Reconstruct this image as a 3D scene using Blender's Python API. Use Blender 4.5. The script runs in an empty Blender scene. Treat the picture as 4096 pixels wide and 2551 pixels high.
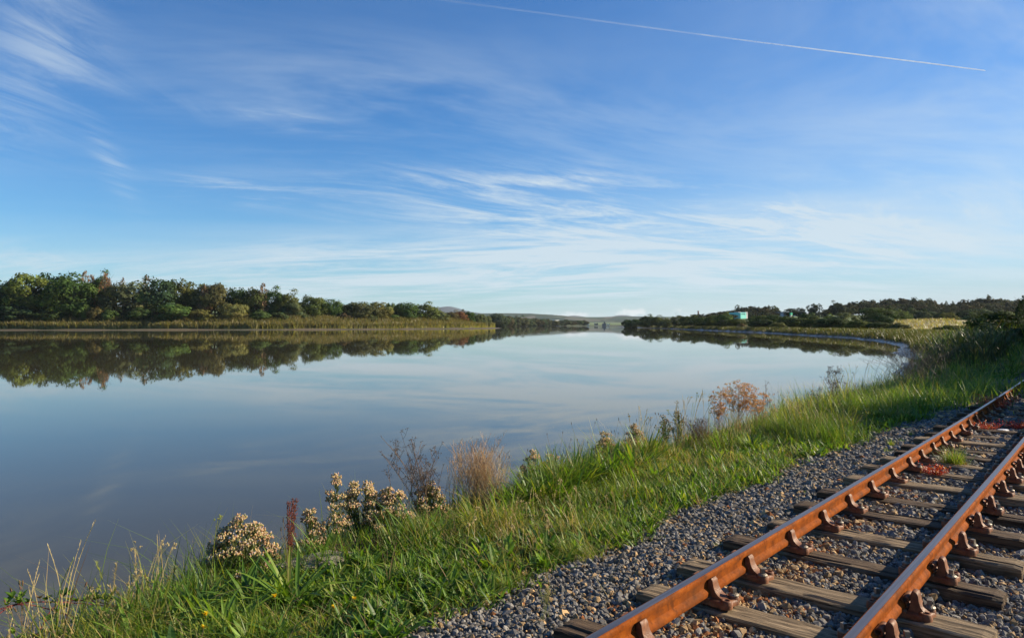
import bpy, math, random
import numpy as np
from mathutils import Vector, Matrix

sc = bpy.context.scene
COL = sc.collection
R = math.radians
rng = np.random.default_rng(7)

# ------------------------------------------------------------------ camera
CZ = 1.765                      # eye height above the sleeper tops (z = 0)
FPX, PY, PITCH = 2866.0, 1185.5, R(2.2265)   # focal length in photograph pixels, principal row, upward tilt
cam_d = bpy.data.cameras.new('camera')
cam = bpy.data.objects.new('camera', cam_d); COL.objects.link(cam)
cam_d.sensor_width = 36.0
cam_d.lens = FPX / 4096 * 36.0
cam_d.shift_y = -(1275.5 - PY) / 4096
cam_d.clip_start = 0.05
cam_d.clip_end = 120000
cam.location = (0, 0, CZ)
cam.rotation_euler = (math.pi / 2 + PITCH, 0, 0)
sc.camera = cam

# ------------------------------------------------------------------ render
sc.render.engine = 'CYCLES'
sc.cycles.use_denoising = True
try:
    sc.cycles.denoiser = 'OPENIMAGEDENOISE'
except Exception:
    pass
sc.cycles.max_bounces = 8
sc.cycles.diffuse_bounces = 3
sc.cycles.glossy_bounces = 4
sc.cycles.transmission_bounces = 4
sc.cycles.transparent_max_bounces = 8
sc.cycles.volume_bounces = 1
sc.cycles.sample_clamp_indirect = 6.0
sc.view_settings.view_transform = 'Standard'
sc.view_settings.look = 'None'
sc.view_settings.gamma = 1.0
sc.view_settings.exposure = 0.92
sc.view_settings.use_curve_mapping = False

SUN_AZ, SUN_EL = R(79), R(25)

# ------------------------------------------------------------------ world
world = bpy.data.worlds.new('World'); sc.world = world
world.use_nodes = True
wt = world.node_tree; wt.nodes.clear()


class NT:
    """small helper for writing node trees"""
    def __init__(s, t): s.t = t
    def n(s, kind, **kw):
        nd = s.t.nodes.new(kind)
        for k, v in kw.items(): setattr(nd, k, v)
        return nd
    def put(s, sock, v):
        if hasattr(v, 'is_linked') or isinstance(v, bpy.types.NodeSocket): s.t.links.new(v, sock)
        elif v is not None:
            if isinstance(v, (tuple, list)) and sock.type == 'RGBA' and len(v) == 3: v = (*v, 1)
            sock.default_value = v
    def m(s, op, a, b=None, c=None, clamp=False):
        nd = s.n('ShaderNodeMath', operation=op, use_clamp=clamp)
        s.put(nd.inputs[0], a)
        if b is not None: s.put(nd.inputs[1], b)
        if c is not None: s.put(nd.inputs[2], c)
        return nd.outputs[0]
    def vm(s, op, a, b=None):
        nd = s.n('ShaderNodeVectorMath', operation=op)
        s.put(nd.inputs[0], a)
        if b is not None: s.put(nd.inputs[1], b)
        return nd.outputs[0]
    def sep(s, v):
        nd = s.n('ShaderNodeSeparateXYZ'); s.put(nd.inputs[0], v); return nd.outputs
    def comb(s, x, y, z):
        nd = s.n('ShaderNodeCombineXYZ')
        for i, v in enumerate((x, y, z)): s.put(nd.inputs[i], v)
        return nd.outputs[0]
    def noise(s, vec, scale, detail=4, rough=.55, dist=0., out=0, lac=2.0):
        nd = s.n('ShaderNodeTexNoise')
        s.put(nd.inputs['Vector'], vec); nd.inputs['Scale'].default_value = scale
        nd.inputs['Detail'].default_value = detail; nd.inputs['Roughness'].default_value = rough
        nd.inputs['Distortion'].default_value = dist; nd.inputs['Lacunarity'].default_value = lac
        return nd.outputs[out]
    def mapr(s, v, a, b, c=0., d=1., smooth=True):
        nd = s.n('ShaderNodeMapRange')
        if smooth: nd.interpolation_type = 'SMOOTHSTEP'
        s.put(nd.inputs[0], v)
        for i, q in enumerate((a, b, c, d)): s.put(nd.inputs[i + 1], q)
        return nd.outputs[0]
    def mix(s, f, a, b, blend='MIX'):
        nd = s.n('ShaderNodeMix', data_type='RGBA', blend_type=blend)
        s.put(nd.inputs[0], f); s.put(nd.inputs[6], a); s.put(nd.inputs[7], b)
        return nd.outputs[2]
    def ramp(s, f, stops):
        nd = s.n('ShaderNodeValToRGB'); s.put(nd.inputs[0], f)
        e = nd.color_ramp.elements
        while len(e) < len(stops): e.new(.5)
        for i, (p, c) in enumerate(stops):
            e[i].position = p; e[i].color = (*c, 1) if len(c) == 3 else c
        return nd.outputs[0]
    def link(s, a, b): s.t.links.new(a, b)


g = NT(wt)
sky = g.n('ShaderNodeTexSky', sky_type='NISHITA', sun_disc=False)
sky.sun_elevation = SUN_EL; sky.sun_rotation = SUN_AZ
sky.altitude = 0; sky.air_density = 1.0; sky.dust_density = 0.06; sky.ozone_density = 2.0
tc = g.n('ShaderNodeTexCoord').outputs['Generated']
dx, dy, dz = g.sep(tc)
az = g.m('ARCTAN2', dx, dy)                 # radians, 0 = view axis, + = towards the sun
el = g.m('ARCSINE', g.m('MINIMUM', g.m('MAXIMUM', dz, -1.0), 1.0))
elc = g.m('MAXIMUM', el, 0.0)


def gauss(ca, ce, ra, re, tilt=0.):
    """soft elliptical patch of sky: centre azimuth/elevation, radii and tilt in degrees"""
    a = g.m('MULTIPLY', g.m('SUBTRACT', az, R(ca)), 1 / R(1)); e = g.m('MULTIPLY', g.m('SUBTRACT', el, R(ce)), 1 / R(1))
    ct, st = math.cos(R(tilt)), math.sin(R(tilt))
    u = g.m('ADD', g.m('MULTIPLY', a, ct / ra), g.m('MULTIPLY', e, st / ra))
    v = g.m('ADD', g.m('MULTIPLY', a, -st / re), g.m('MULTIPLY', e, ct / re))
    return g.m('EXPONENT', g.m('MULTIPLY', g.m('ADD', g.m('MULTIPLY', u, u), g.m('MULTIPLY', v, v)), -1.0))


def add(*xs):
    r = xs[0]
    for x in xs[1:]: r = g.m('ADD', r, x)
    return r


def sc_(x, k): return g.m('MULTIPLY', x, k)


# blue of the clear air: a little deeper than the raw model, as the photograph shows it
hs = g.n('ShaderNodeHueSaturation'); hs.inputs['Saturation'].default_value = 1.12; hs.inputs['Value'].default_value = 1.0
hs.inputs['Hue'].default_value = 0.507
g.link(sky.outputs[0], hs.inputs['Color'])
clear = g.mix(1.0, hs.outputs[0], (.54, 1.10, 1.50), 'MULTIPLY')
# cirrus sheet: a flat layer seen in perspective
zz = g.m('ADD', g.m('MAXIMUM', dz, 0.0), 0.10)
cx, cy = g.m('DIVIDE', dx, zz), g.m('DIVIDE', dy, zz)


def streak(rot, sx, sy, off, scale, detail, rough, dist=.6):
    c, s_ = math.cos(R(rot)), math.sin(R(rot))
    px_ = g.m('ADD', sc_(cx, c * sx), sc_(cy, s_ * sx)); py_ = g.m('ADD', sc_(cx, -s_ * sy), sc_(cy, c * sy))
    return g.noise(g.comb(px_, py_, off), scale, detail, rough, dist)


fan = streak(76, 1.1, 4.4, 1.4, 1.0, 7, .68, .9)
# two slow warps bend the streaks so that they do not run dead straight
wx = g.m('SUBTRACT', g.noise(g.comb(sc_(cx, .35), sc_(cy, .35), 4.0), 1.0, 1, .5), .5)
wy = g.m('SUBTRACT', g.noise(g.comb(sc_(cx, .35), sc_(cy, .35), 9.0), 1.0, 1, .5), .5)
cx = g.m('ADD', cx, sc_(wx, 1.0)); cy = g.m('ADD', cy, sc_(wy, 1.0))
fine = streak(26, .95, 3.2, 3.1, 1.0, 8, .72, .5)
fine2 = streak(-8, .75, 2.4, 5.9, 1.0, 7, .70, .5)
broad = streak(10, .28, 1.1, 7.7, 1.0, 4, .6, .3)

veil = streak(24, .9, 2.0, 12.3, .8, 5, .66, .5)
patch = g.mapr(streak(0, .45, .8, 23.0, 1.0, 2, .5, 0), .22, .58)
region_c = add(sc_(gauss(-2, 9.6, 11, 2.2, -4), 1.1), sc_(gauss(7, 8.8, 9, 2.4, -6), 1.1), sc_(gauss(15, 7.4, 10, 2.6, -5), .9),
               sc_(gauss(24, 6.6, 14, 3.0, 2), .85), sc_(gauss(-21, 9.9, 5, .8, -3), .9), sc_(gauss(5, 11.2, 3.0, 1.2, 20), .5), sc_(gauss(37, 11.2, 3, .7, 0), .5), sc_(gauss(-17, 15.2, 3.4, .8, -8), .6))
cir = g.m('MULTIPLY', g.mapr(fine, .42, .70), g.m('MINIMUM', region_c, 1.1))
region_l = add(sc_(gauss(-15, 4.4, 12, 1.9, 4), .95), sc_(gauss(2, 4.8, 14, 2.2, 2), .9), sc_(gauss(20, 4.6, 18, 2.6, 0), .8), sc_(gauss(-33, 3.9, 7, 1.3, -4), .7), sc_(gauss(-10, 2.2, 30, .9, 1), .7))
cir_l = g.m('MULTIPLY', g.mapr(fine2, .36, .66), g.m('MINIMUM', region_l, 1.1))
cir2 = g.m('MULTIPLY', g.mapr(broad, .34, .68), sc_(g.m('MINIMUM', add(gauss(8, 5.8, 26, 3.2, 0), sc_(gauss(30, 7.5, 15, 6, 0), .9), sc_(gauss(-24, 3.6, 14, 2.2, 0), .5)), 1.2), .62))
fan_c = g.m('MULTIPLY', g.mapr(fan, .36, .68), add(sc_(gauss(-33.0, 18.6, 3.4, 4.2, -10), 1.0), sc_(gauss(-36.5, 13.8, 3.6, 3.2), .6), sc_(gauss(-29.2, 10.9, .8, 2.4, 28), 1.1),
                                                  sc_(gauss(-24, 15.6, 6, .9, -6), .25), sc_(gauss(38, 17.5, 2.2, 3, 20), .55)))
veil_c = g.m('MULTIPLY', g.mapr(veil, .34, .72), add(sc_(gauss(34, 17, 13, 9, 0), .42), sc_(gauss(-12, 17, 17, 4.5), .32), sc_(gauss(10, 14.5, 14, 3), .16), .05))
c_amt = add(g.m('MULTIPLY', sc_(cir, .95), patch), sc_(cir_l, .80), sc_(cir2, .72), sc_(fan_c, .42), veil_c)
c_amt = g.m('MINIMUM', c_amt, .88)
above = g.mapr(el, R(-1.0), R(1.2))
c_amt = g.m('MULTIPLY', c_amt, above)
# pale air low over the horizon
low = g.m('MULTIPLY', g.m('EXPONENT', g.m('MULTIPLY', elc, -1 / R(3.6))), .78)
east = g.m('MULTIPLY', g.m('EXPONENT', g.m('MULTIPLY', elc, -1 / R(13))), g.mapr(g.m('COSINE', g.m('SUBTRACT', az, SUN_AZ)), .10, .90, 0, .55))
haze_f = g.m('MINIMUM', g.m('ADD', low, east), .93)
c1 = g.mix(haze_f, clear, (4.75, 5.6, 6.35))
c2 = g.mix(c_amt, c1, (6.6, 7.7, 8.5))
# small cumulus heads far off over the hills
bil = g.noise(g.comb(sc_(az, 70), sc_(el, 105), 2.0), 1.0, 4, .55, .0)
cb_env = add(gauss(9.6, .95, 1.5, .42), sc_(gauss(4.6, .75, 3.2, .36), .9), sc_(gauss(13.0, 1.05, .6, .3), .8))
cum = g.mapr(g.m('ADD', g.m('MULTIPLY', bil, .8), g.m('MULTIPLY', cb_env, .42)), .60, .80)
cum = g.m('MULTIPLY', g.m('MULTIPLY', cum, cb_env), .8)
cum = g.m('MINIMUM', cum, .75)
c3 = g.mix(cum, c2, (9.0, 9.1, 9.2))
bg = g.n('ShaderNodeBackground'); bg.inputs['Strength'].default_value = 0.0525
g.link(c3, bg.inputs['Color'])
wo = g.n('ShaderNodeOutputWorld'); g.link(bg.outputs[0], wo.inputs[0])
world.cycles.sampling_method = 'MANUAL'
world.cycles.sample_map_resolution = 512

# ------------------------------------------------------------------ sun
sd = Vector((math.sin(SUN_AZ) * math.cos(SUN_EL), math.cos(SUN_AZ) * math.cos(SUN_EL), math.sin(SUN_EL)))
sun_d = bpy.data.lights.new('sun', 'SUN'); sun_d.energy = 5.0; sun_d.angle = R(.5); sun_d.color = (1.0, .87, .66)
sun = bpy.data.objects.new('sun', sun_d); COL.objects.link(sun)
sun.rotation_euler = (-sd).to_track_quat('-Z', 'Y').to_euler()
sun.location = sd * 60

# ================================================================== helpers
HD, KC = R(40.8526), -.001036             # track heading and its slight left-hand curve
U = np.array([math.sin(HD), math.cos(HD)]); N = np.array([math.cos(HD), -math.sin(HD)]); O = np.array([.029, 3.3])


def W(s, v):
    """track coordinates (metres along, metres right of the left rail) -> ground x, y"""
    s = np.asarray(s, float); v = np.asarray(v, float) + .5 * KC * s * s
    return np.stack([O[0] + s * U[0] + v * N[0], O[1] + s * U[1] + v * N[1]], -1)


def SV(x, y):
    qx, qy = np.asarray(x, float) - O[0], np.asarray(y, float) - O[1]
    s = qx * U[0] + qy * U[1]; v = qx * N[0] + qy * N[1]
    return s, v - .5 * KC * s * s


def ray(px, py):
    a = (px - 2048) / FPX; b = -(py - PY) / FPX
    return np.array([a, math.cos(PITCH) - b * math.sin(PITCH), math.sin(PITCH) + b * math.cos(PITCH)])


def on_z(px, py, z):
    d = ray(px, py); t = (z - CZ) / d[2]; return d[:2] * t


def proj(x, y, z):
    """world point -> photograph pixel (used to keep scatter to what can be seen)"""
    zr = np.asarray(z) - CZ
    fw = y * math.cos(PITCH) + zr * math.sin(PITCH); up_ = -y * math.sin(PITCH) + zr * math.cos(PITCH)
    fw = np.maximum(fw, 1e-3)
    return 2048 + FPX * x / fw, PY - FPX * up_ / fw


def hash2(x, y, seed=0):
    h = np.sin(x * 127.1 + y * 311.7 + seed * 74.7) * 43758.5453
    return h - np.floor(h)


def vnoise(x, y, seed=0):
    xi, yi = np.floor(x), np.floor(y); xf, yf = x - xi, y - yi
    a = xf * xf * (3 - 2 * xf); b = yf * yf * (3 - 2 * yf)
    return (hash2(xi, yi, seed) * (1 - a) + hash2(xi + 1, yi, seed) * a) * (1 - b) + (hash2(xi, yi + 1, seed) * (1 - a) + hash2(xi + 1, yi + 1, seed) * a) * b


def fbm(x, y, seed=0, o=4):
    r, a, t = 0, .5, 0
    for i in range(o):
        r = r + a * vnoise(x * 2 ** i, y * 2 ** i, seed + i); t += a; a *= .5
    return r / t


def smooth(a, b, x):
    t = np.clip((x - a) / (b - a), 0, 1); return t * t * (3 - 2 * t)


class Geo:
    """collects vertices, faces and vertex colours; build() makes ONE mesh"""
    def __init__(s): s.V, s.F4, s.F3, s.C, s.n = [], [], [], [], 0
    def add(s, v, quads=None, tris=None, c=(.5, .5, .5)):
        v = np.asarray(v, float).reshape(-1, 3)
        c = np.asarray(c, float)
        if c.ndim == 1: c = np.broadcast_to(c, (len(v), 3))
        s.V.append(v); s.C.append(c)
        if quads is not None and len(quads): s.F4.append(np.asarray(quads, int).reshape(-1, 4) + s.n)
        if tris is not None and len(tris): s.F3.append(np.asarray(tris, int).reshape(-1, 3) + s.n)
        s.n += len(v)
    def mesh(s, name, smooth_=False):
        me = bpy.data.meshes.new(name)
        V = np.concatenate(s.V) if s.V else np.zeros((0, 3))
        q = np.concatenate(s.F4) if s.F4 else np.zeros((0, 4), int)
        t = np.concatenate(s.F3) if s.F3 else np.zeros((0, 3), int)
        nl = q.size + t.size; nf = len(q) + len(t)
        me.vertices.add(len(V)); me.loops.add(nl); me.polygons.add(nf)
        me.vertices.foreach_set('co', V.astype(np.float32).ravel())
        me.loops.foreach_set('vertex_index', np.concatenate([q.ravel(), t.ravel()]).astype(np.int32))
        st = np.concatenate([np.arange(len(q)) * 4, q.size + np.arange(len(t)) * 3]).astype(np.int32)
        me.polygons.foreach_set('loop_start', st)
        me.polygons.foreach_set('use_smooth', np.full(nf, smooth_))
        ca = me.color_attributes.new('Col', 'FLOAT_COLOR', 'POINT')
        C = np.concatenate(s.C) if s.C else np.zeros((0, 3))
        ca.data.foreach_set('color', np.concatenate([C, np.ones((len(C), 1))], 1).astype(np.float32).ravel())
        me.update(calc_edges=True); me.validate()
        return me


def obj(name, data, parent=None, mat=None, loc=None, label=None, cat=None, group=None, kind=None, color=None, rotz=None, scale=None):
    if isinstance(data, Geo): data = data.mesh(name)
    o = bpy.data.objects.new(name, data); COL.objects.link(o)
    if parent is not None: o.parent = parent
    if mat is not None and data is not None:
        for m_ in (mat if isinstance(mat, (list, tuple)) else [mat]): data.materials.append(m_)
    if loc is not None: o.location = loc
    if rotz is not None: o.rotation_euler = (0, 0, rotz)
    if scale is not None: o.scale = scale
    if color is not None: o.color = (*color, 1)
    for k_, v_ in (('label', label), ('category', cat), ('group', group), ('kind', kind)):
        if v_: o[k_] = v_
    return o


def ribbons(G, base, h, azi, lean, bend, width, col0, col1, prof=(1, .85, .55, .06), fold=0., twist=None):
    """N curved blades or leaves. azi: direction they lean to; lean and bend in units of their own length"""
    base = np.asarray(base, float); n = len(base); K = len(prof)
    h, azi, lean, bend, width = [np.broadcast_to(np.asarray(a, float), (n,)) for a in (h, azi, lean, bend, width)]
    col0 = np.broadcast_to(np.asarray(col0, float), (n, 3)); col1 = np.broadcast_to(np.asarray(col1, float), (n, 3))
    t = np.linspace(0, 1, K)
    ld = np.stack([np.cos(azi), np.sin(azi), 0 * azi], -1)
    out = lean[:, None] * t + bend[:, None] * t * t
    upz = t[None] * np.sqrt(np.clip(1 - .55 * np.clip(out / np.maximum(t, .05), 0, 1.25) ** 2, .03, 1))
    ctr = base[:, None] + h[:, None, None] * (out[..., None] * ld[:, None] + upz[..., None] * np.array([0, 0, 1.]))
    wa = azi + np.pi / 2 if twist is None else twist
    wd = np.stack([np.cos(wa), np.sin(wa), 0 * wa], -1)
    w = width[:, None] * np.asarray(prof)[None] * .5
    Lf = ctr - wd[:, None] * w[..., None]; Rt = ctr + wd[:, None] * w[..., None]
    if fold:
        Lf = Lf + np.array([0, 0, 1.]) * (w * fold)[..., None]; Rt = Rt + np.array([0, 0, 1.]) * (w * fold)[..., None]
        V = np.stack([Lf, ctr, Rt], 2); m_ = 3
    else:
        V = np.stack([Lf, Rt], 2); m_ = 2
    V = V.reshape(-1, 3)
    cc = col0[:, None] * (1 - t[None, :, None]) + col1[:, None] * t[None, :, None]
    C = np.repeat(cc[:, :, None], m_, 2).reshape(-1, 3)
    q = []
    for k_ in range(K - 1):
        for j in range(m_ - 1):
            a = k_ * m_ + j
            q.append([a, a + 1, a + m_ + 1, a + m_])
    Q = (np.arange(n)[:, None, None] * (K * m_) + np.array(q)[None]).reshape(-1, 4)
    G.add(V, Q, None, C)
    return ctr[:, -1]


def tube(G, pts, r0, r1=None, sides=5, c=(.3, .2, .1), cap=True):
    pts = np.asarray(pts, float); n = len(pts); r1 = r0 if r1 is None else r1
    d = np.gradient(pts, axis=0); d /= np.linalg.norm(d, axis=1)[:, None] + 1e-9
    ref = np.where(np.abs(d[:, 2:3]) > .9, np.array([[1., 0, 0]]), np.array([[0, 0, 1.]]))
    a = np.cross(d, ref); a /= np.linalg.norm(a, axis=1)[:, None] + 1e-9; b = np.cross(d, a)
    r = np.linspace(r0, r1, n)[:, None, None]
    th = np.arange(sides) * 2 * np.pi / sides
    V = pts[:, None] + r * (a[:, None] * np.cos(th)[None, :, None] + b[:, None] * np.sin(th)[None, :, None])
    q = [[i * sides + j, i * sides + (j + 1) % sides, (i + 1) * sides + (j + 1) % sides, (i + 1) * sides + j] for i in range(n - 1) for j in range(sides)]
    G.add(V, q, None, c)


OCT_V = np.array([[1, 0, 0], [-1, 0, 0], [0, 1, 0], [0, -1, 0], [0, 0, 1], [0, 0, -1]], float)
OCT_F = np.array([[0, 2, 4], [2, 1, 4], [1, 3, 4], [3, 0, 4], [2, 0, 5], [1, 2, 5], [3, 1, 5], [0, 3, 5]])


def blobs(G, ctr, rx, rz, col):
    ctr = np.asarray(ctr, float); n = len(ctr)
    if not n: return
    rx = np.broadcast_to(np.asarray(rx, float), (n,)); rz = np.broadcast_to(np.asarray(rz, float), (n,))
    V = ctr[:, None] + OCT_V[None] * np.stack([rx, rx, rz], -1)[:, None]
    F = (np.arange(n)[:, None, None] * 6 + OCT_F[None]).reshape(-1, 3)
    C = np.repeat(np.broadcast_to(np.asarray(col, float), (n, 3)), 6, 0)
    G.add(V.reshape(-1, 3), None, F, C)


def box(G, x0, x1, y0, y1, z0, z1, c=(.5, .5, .5)):
    V = [[x, y, z] for z in (z0, z1) for y in (y0, y1) for x in (x0, x1)]
    G.add(V, [[0, 2, 3, 1], [4, 5, 7, 6], [0, 1, 5, 4], [2, 6, 7, 3], [0, 4, 6, 2], [1, 3, 7, 5]], None, c)


def prism(G, prof, y0, y1, c=(.5, .5, .5)):
    """extrude an x-z outline (counter-clockwise) along y; caps as fans from the centroid"""
    p = np.asarray(prof, float); n = len(p)
    a = np.c_[p[:, 0], np.full(n, y0), p[:, 1]]; b = np.c_[p[:, 0], np.full(n, y1), p[:, 1]]
    q = [[i, (i + 1) % n, n + (i + 1) % n, n + i] for i in range(n)]
    G.add(np.r_[a, b], q, None, c)
    return n


def jit(c, amt, n, r=None):
    r = r or rng
    c = np.asarray(c, float)
    k_ = 1 + amt * r.normal(size=(n, 1)); h_ = 1 + amt * .5 * r.normal(size=(n, 3))
    return np.clip(c * k_ * h_, .003, .95)


# ================================================================== materials
def mat(name):
    m_ = bpy.data.materials.new(name); m_.use_nodes = True
    m_.node_tree.nodes.clear()
    h_ = NT(m_.node_tree); out = h_.n('ShaderNodeOutputMaterial')
    return m_, h_, out


def principled(h_, out, col, rough=.6, spec=.5, metal=0., bump=None, bstr=.3, bdist=.01):
    p = h_.n('ShaderNodeBsdfPrincipled')
    h_.put(p.inputs['Base Color'], col); h_.put(p.inputs['Roughness'], rough)
    p.inputs['Specular IOR Level'].default_value = spec; h_.put(p.inputs['Metallic'], metal)
    if bump is not None:
        b = h_.n('ShaderNodeBump'); b.inputs['Strength'].default_value = bstr; b.inputs['Distance'].default_value = bdist
        h_.put(b.inputs['Height'], bump); h_.link(b.outputs[0], p.inputs['Normal'])
    if out is not None: h_.link(p.outputs[0], out.inputs[0])
    return p


def attr(h_): return h_.n('ShaderNodeVertexColor', layer_name='Col').outputs[0]


def leaf_mat(name, trans=.35, rough=.5, spec=.35, objcol=False, noise=0.):
    m_, h_, out = mat(name)
    c = attr(h_)
    if objcol: c = h_.mix(1.0, c, h_.n('ShaderNodeObjectInfo').outputs['Color'], 'MULTIPLY')
    p = principled(h_, None, c, rough, spec)
    tl = h_.n('ShaderNodeBsdfTranslucent')
    tcol = h_.mix(1.0, c, (1.3, 1.3, .5), 'MULTIPLY'); h_.put(tl.inputs[0], tcol)
    mx = h_.n('ShaderNodeMixShader'); mx.inputs[0].default_value = trans
    h_.link(p.outputs[0], mx.inputs[1]); h_.link(tl.outputs[0], mx.inputs[2]); h_.link(mx.outputs[0], out.inputs[0])
    return m_


M_LEAF = leaf_mat('foliage', .26, .8, .08, True)
M_GRASS = leaf_mat('grass_blade', .42, .45, .35)
M_DRY = leaf_mat('dry_stem', .12, .7, .2)
M_PETAL = leaf_mat('petal', .25, .7, .2)


def simple(name, col, rough=.7, spec=.4, metal=0., amt=.15, scale=8., bstr=.0):
    m_, h_, out = mat(name)
    co = h_.n('ShaderNodeTexCoord').outputs['Object']
    nz = h_.noise(co, scale, 5, .6)
    c = h_.mix(h_.mapr(nz, .3, .7), tuple(x * (1 - amt) for x in col), tuple(min(1, x * (1 + amt)) for x in col))
    principled(h_, out, c, rough, spec, metal, nz if bstr else None, bstr, .02)
    return m_


def bark_mat():
    m_, h_, out = mat('bark')
    co = h_.n('ShaderNodeTexCoord').outputs['Object']
    nz = h_.noise(h_.vm('MULTIPLY', co, (14, 14, 3)), 1.0, 5, .6)
    principled(h_, out, h_.ramp(nz, [(.3, (.035, .028, .02)), (.7, (.13, .11, .085))]), .9, .2, 0, nz, .6, .02)
    return m_


M_BARK = bark_mat()


def rust_mat():
    m_, h_, out = mat('rusty_iron')
    co = h_.n('ShaderNodeNewGeometry').outputs['Position']
    n1 = h_.noise(co, 14, 6, .62); n2 = h_.noise(co, 90, 4, .6); n3 = h_.noise(h_.vm('MULTIPLY', co, (1, 1, 3)), 3.0, 4, .6)
    c = h_.ramp(n1, [(.22, (.085, .024, .006)), (.42, (.20, .050, .008)), (.60, (.265, .068, .009)), (.80, (.34, .10, .016))])
    c = h_.mix(h_.mapr(n2, .56, .74, 0, .8), c, (.050, .020, .010))
    c = h_.mix(h_.mapr(n3, .44, .68, 0, .62), c, (.105, .040, .016))
    n4 = h_.noise(co, 5.5, 6, .7)
    c = h_.mix(h_.mapr(n4, .54, .66, 0, .55), c, (.055, .024, .012))
    principled(h_, out, c, h_.mapr(n2, .3, .7, .6, .85), .03, 0., h_.m('ADD', n2, sc3(h_, n1)), .35, .004)
    return m_


def sc3(h_, a): return h_.m('MULTIPLY', a, .6)


M_RUST = rust_mat()


def chair_mat():
    m_, h_, out = mat('brown_cast_iron')
    co = h_.n('ShaderNodeNewGeometry').outputs['Position']
    n1 = h_.noise(co, 22, 6, .62); n2 = h_.noise(co, 110, 4, .6)
    c = h_.ramp(n1, [(.25, (.085, .034, .018)), (.5, (.17, .066, .029)), (.78, (.28, .12, .052))])
    c = h_.mix(h_.mapr(n2, .6, .8, 0, .6), c, (.06, .03, .02))
    principled(h_, out, c, h_.mapr(n2, .3, .7, .45, .7), .22, .0, h_.m('ADD', n2, n1), .4, .004)
    return m_


M_CHAIR = chair_mat()


def band_mat():
    m_, h_, out = mat('running_band')
    co = h_.n('ShaderNodeNewGeometry').outputs['Position']
    nd1 = h_.n('ShaderNodeVectorMath', operation='DOT_PRODUCT'); h_.put(nd1.inputs[0], co); nd1.inputs[1].default_value = (float(U[0]), float(U[1]), 0)
    nd2 = h_.n('ShaderNodeVectorMath', operation='DOT_PRODUCT'); h_.put(nd2.inputs[0], co); nd2.inputs[1].default_value = (float(N[0]), float(N[1]), 0)
    st = h_.noise(h_.comb(h_.m('MULTIPLY', nd1.outputs['Value'], 1.2), h_.m('MULTIPLY', nd2.outputs['Value'], 120), 0), 1.0, 4, .6)
    n2 = h_.noise(co, 60, 4, .6)
    c = h_.ramp(st, [(.3, (.14, .095, .075)), (.5, (.22, .17, .15)), (.72, (.31, .26, .245))])
    c = h_.mix(h_.mapr(n2, .62, .8, 0, .4), c, (.24, .085, .03))
    principled(h_, out, c, h_.mapr(st, .3, .7, .30, .42), .5, .85, n2, .08, .002)
    return m_


M_BAND = band_mat()


def wood_mat():
    m_, h_, out = mat('weathered_timber')
    co = h_.n('ShaderNodeTexCoord').outputs['Object']; rn = h_.n('ShaderNodeObjectInfo').outputs['Random']
    co = h_.vm('ADD', co, h_.comb(h_.m('MULTIPLY', rn, 37.), h_.m('MULTIPLY', rn, 11.), 0))
    g1 = h_.noise(h_.vm('MULTIPLY', co, (1.6, 34, 34)), 1.0, 7, .62, .5)
    g2 = h_.noise(h_.vm('MULTIPLY', co, (5, 90, 90)), 1.0, 5, .6, .2)
    lg = h_.noise(co, 2.4, 4, .6)
    dk = h_.ramp(g1, [(.28, (.012, .008, .005)), (.48, (.065, .040, .022)), (.70, (.17, .110, .060))])
    gy = h_.ramp(g1, [(.28, (.026, .018, .010)), (.48, (.17, .118, .066)), (.70, (.38, .275, .165))])
    c = h_.mix(h_.mapr(h_.m('ADD', rn, h_.m('MULTIPLY', h_.m('SUBTRACT', lg, .5), 1.4)), .20, .62), dk, gy)
    c = h_.mix(h_.mapr(g2, .57, .70, 0, .9), c, (.010, .008, .006))
    bh = h_.m('SUBTRACT', h_.m('ADD', g1, h_.m('MULTIPLY', g2, .4)), h_.mapr(g2, .62, .72, 0, .7))
    principled(h_, out, c, .82, .25, 0, bh, .9, .012)
    return m_


M_WOOD = wood_mat()


def stone_mat():
    m_, h_, out = mat('ballast_stone')
    co = h_.n('ShaderNodeNewGeometry').outputs['Position']
    nz = h_.noise(co, 140, 4, .65)
    c = h_.mix(1.0, attr(h_), h_.ramp(nz, [(.3, (.62, .62, .62)), (.7, (1.25, 1.25, 1.25))]), 'MULTIPLY')
    principled(h_, out, c, .85, .15, 0, nz, .35, .004)
    return m_


M_STONE = stone_mat()


def ground_mat():
    m_, h_, out = mat('ground')
    co = h_.n('ShaderNodeNewGeometry').outputs['Position']
    at = h_.n('ShaderNodeVertexColor', layer_name='Col')
    wet = h_.n('ShaderNodeAttribute', attribute_name='Wet').outputs['Fac']
    n1 = h_.noise(co, 2.2, 8, .62); n2 = h_.noise(co, 28, 5, .65); n3 = h_.noise(co, .05, 6, .6)
    c = h_.mix(1.0, at.outputs[0], h_.ramp(n1, [(.3, (.72, .72, .72)), (.7, (1.28, 1.28, 1.28))]), 'MULTIPLY')
    c = h_.mix(.5, c, h_.mix(1.0, c, h_.ramp(n3, [(.35, (.6, .6, .6)), (.65, (1.4, 1.4, 1.4))]), 'MULTIPLY'))
    ro = h_.m('SUBTRACT', .95, h_.m('MULTIPLY', wet, h_.mapr(n1, .3, .7, .50, .72)))
    b = h_.m('ADD', n1, h_.m('MULTIPLY', n2, .35))
    p = principled(h_, out, c, ro, .4, 0, b, .55, .12)
    return m_


M_GROUND = ground_mat()


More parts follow.
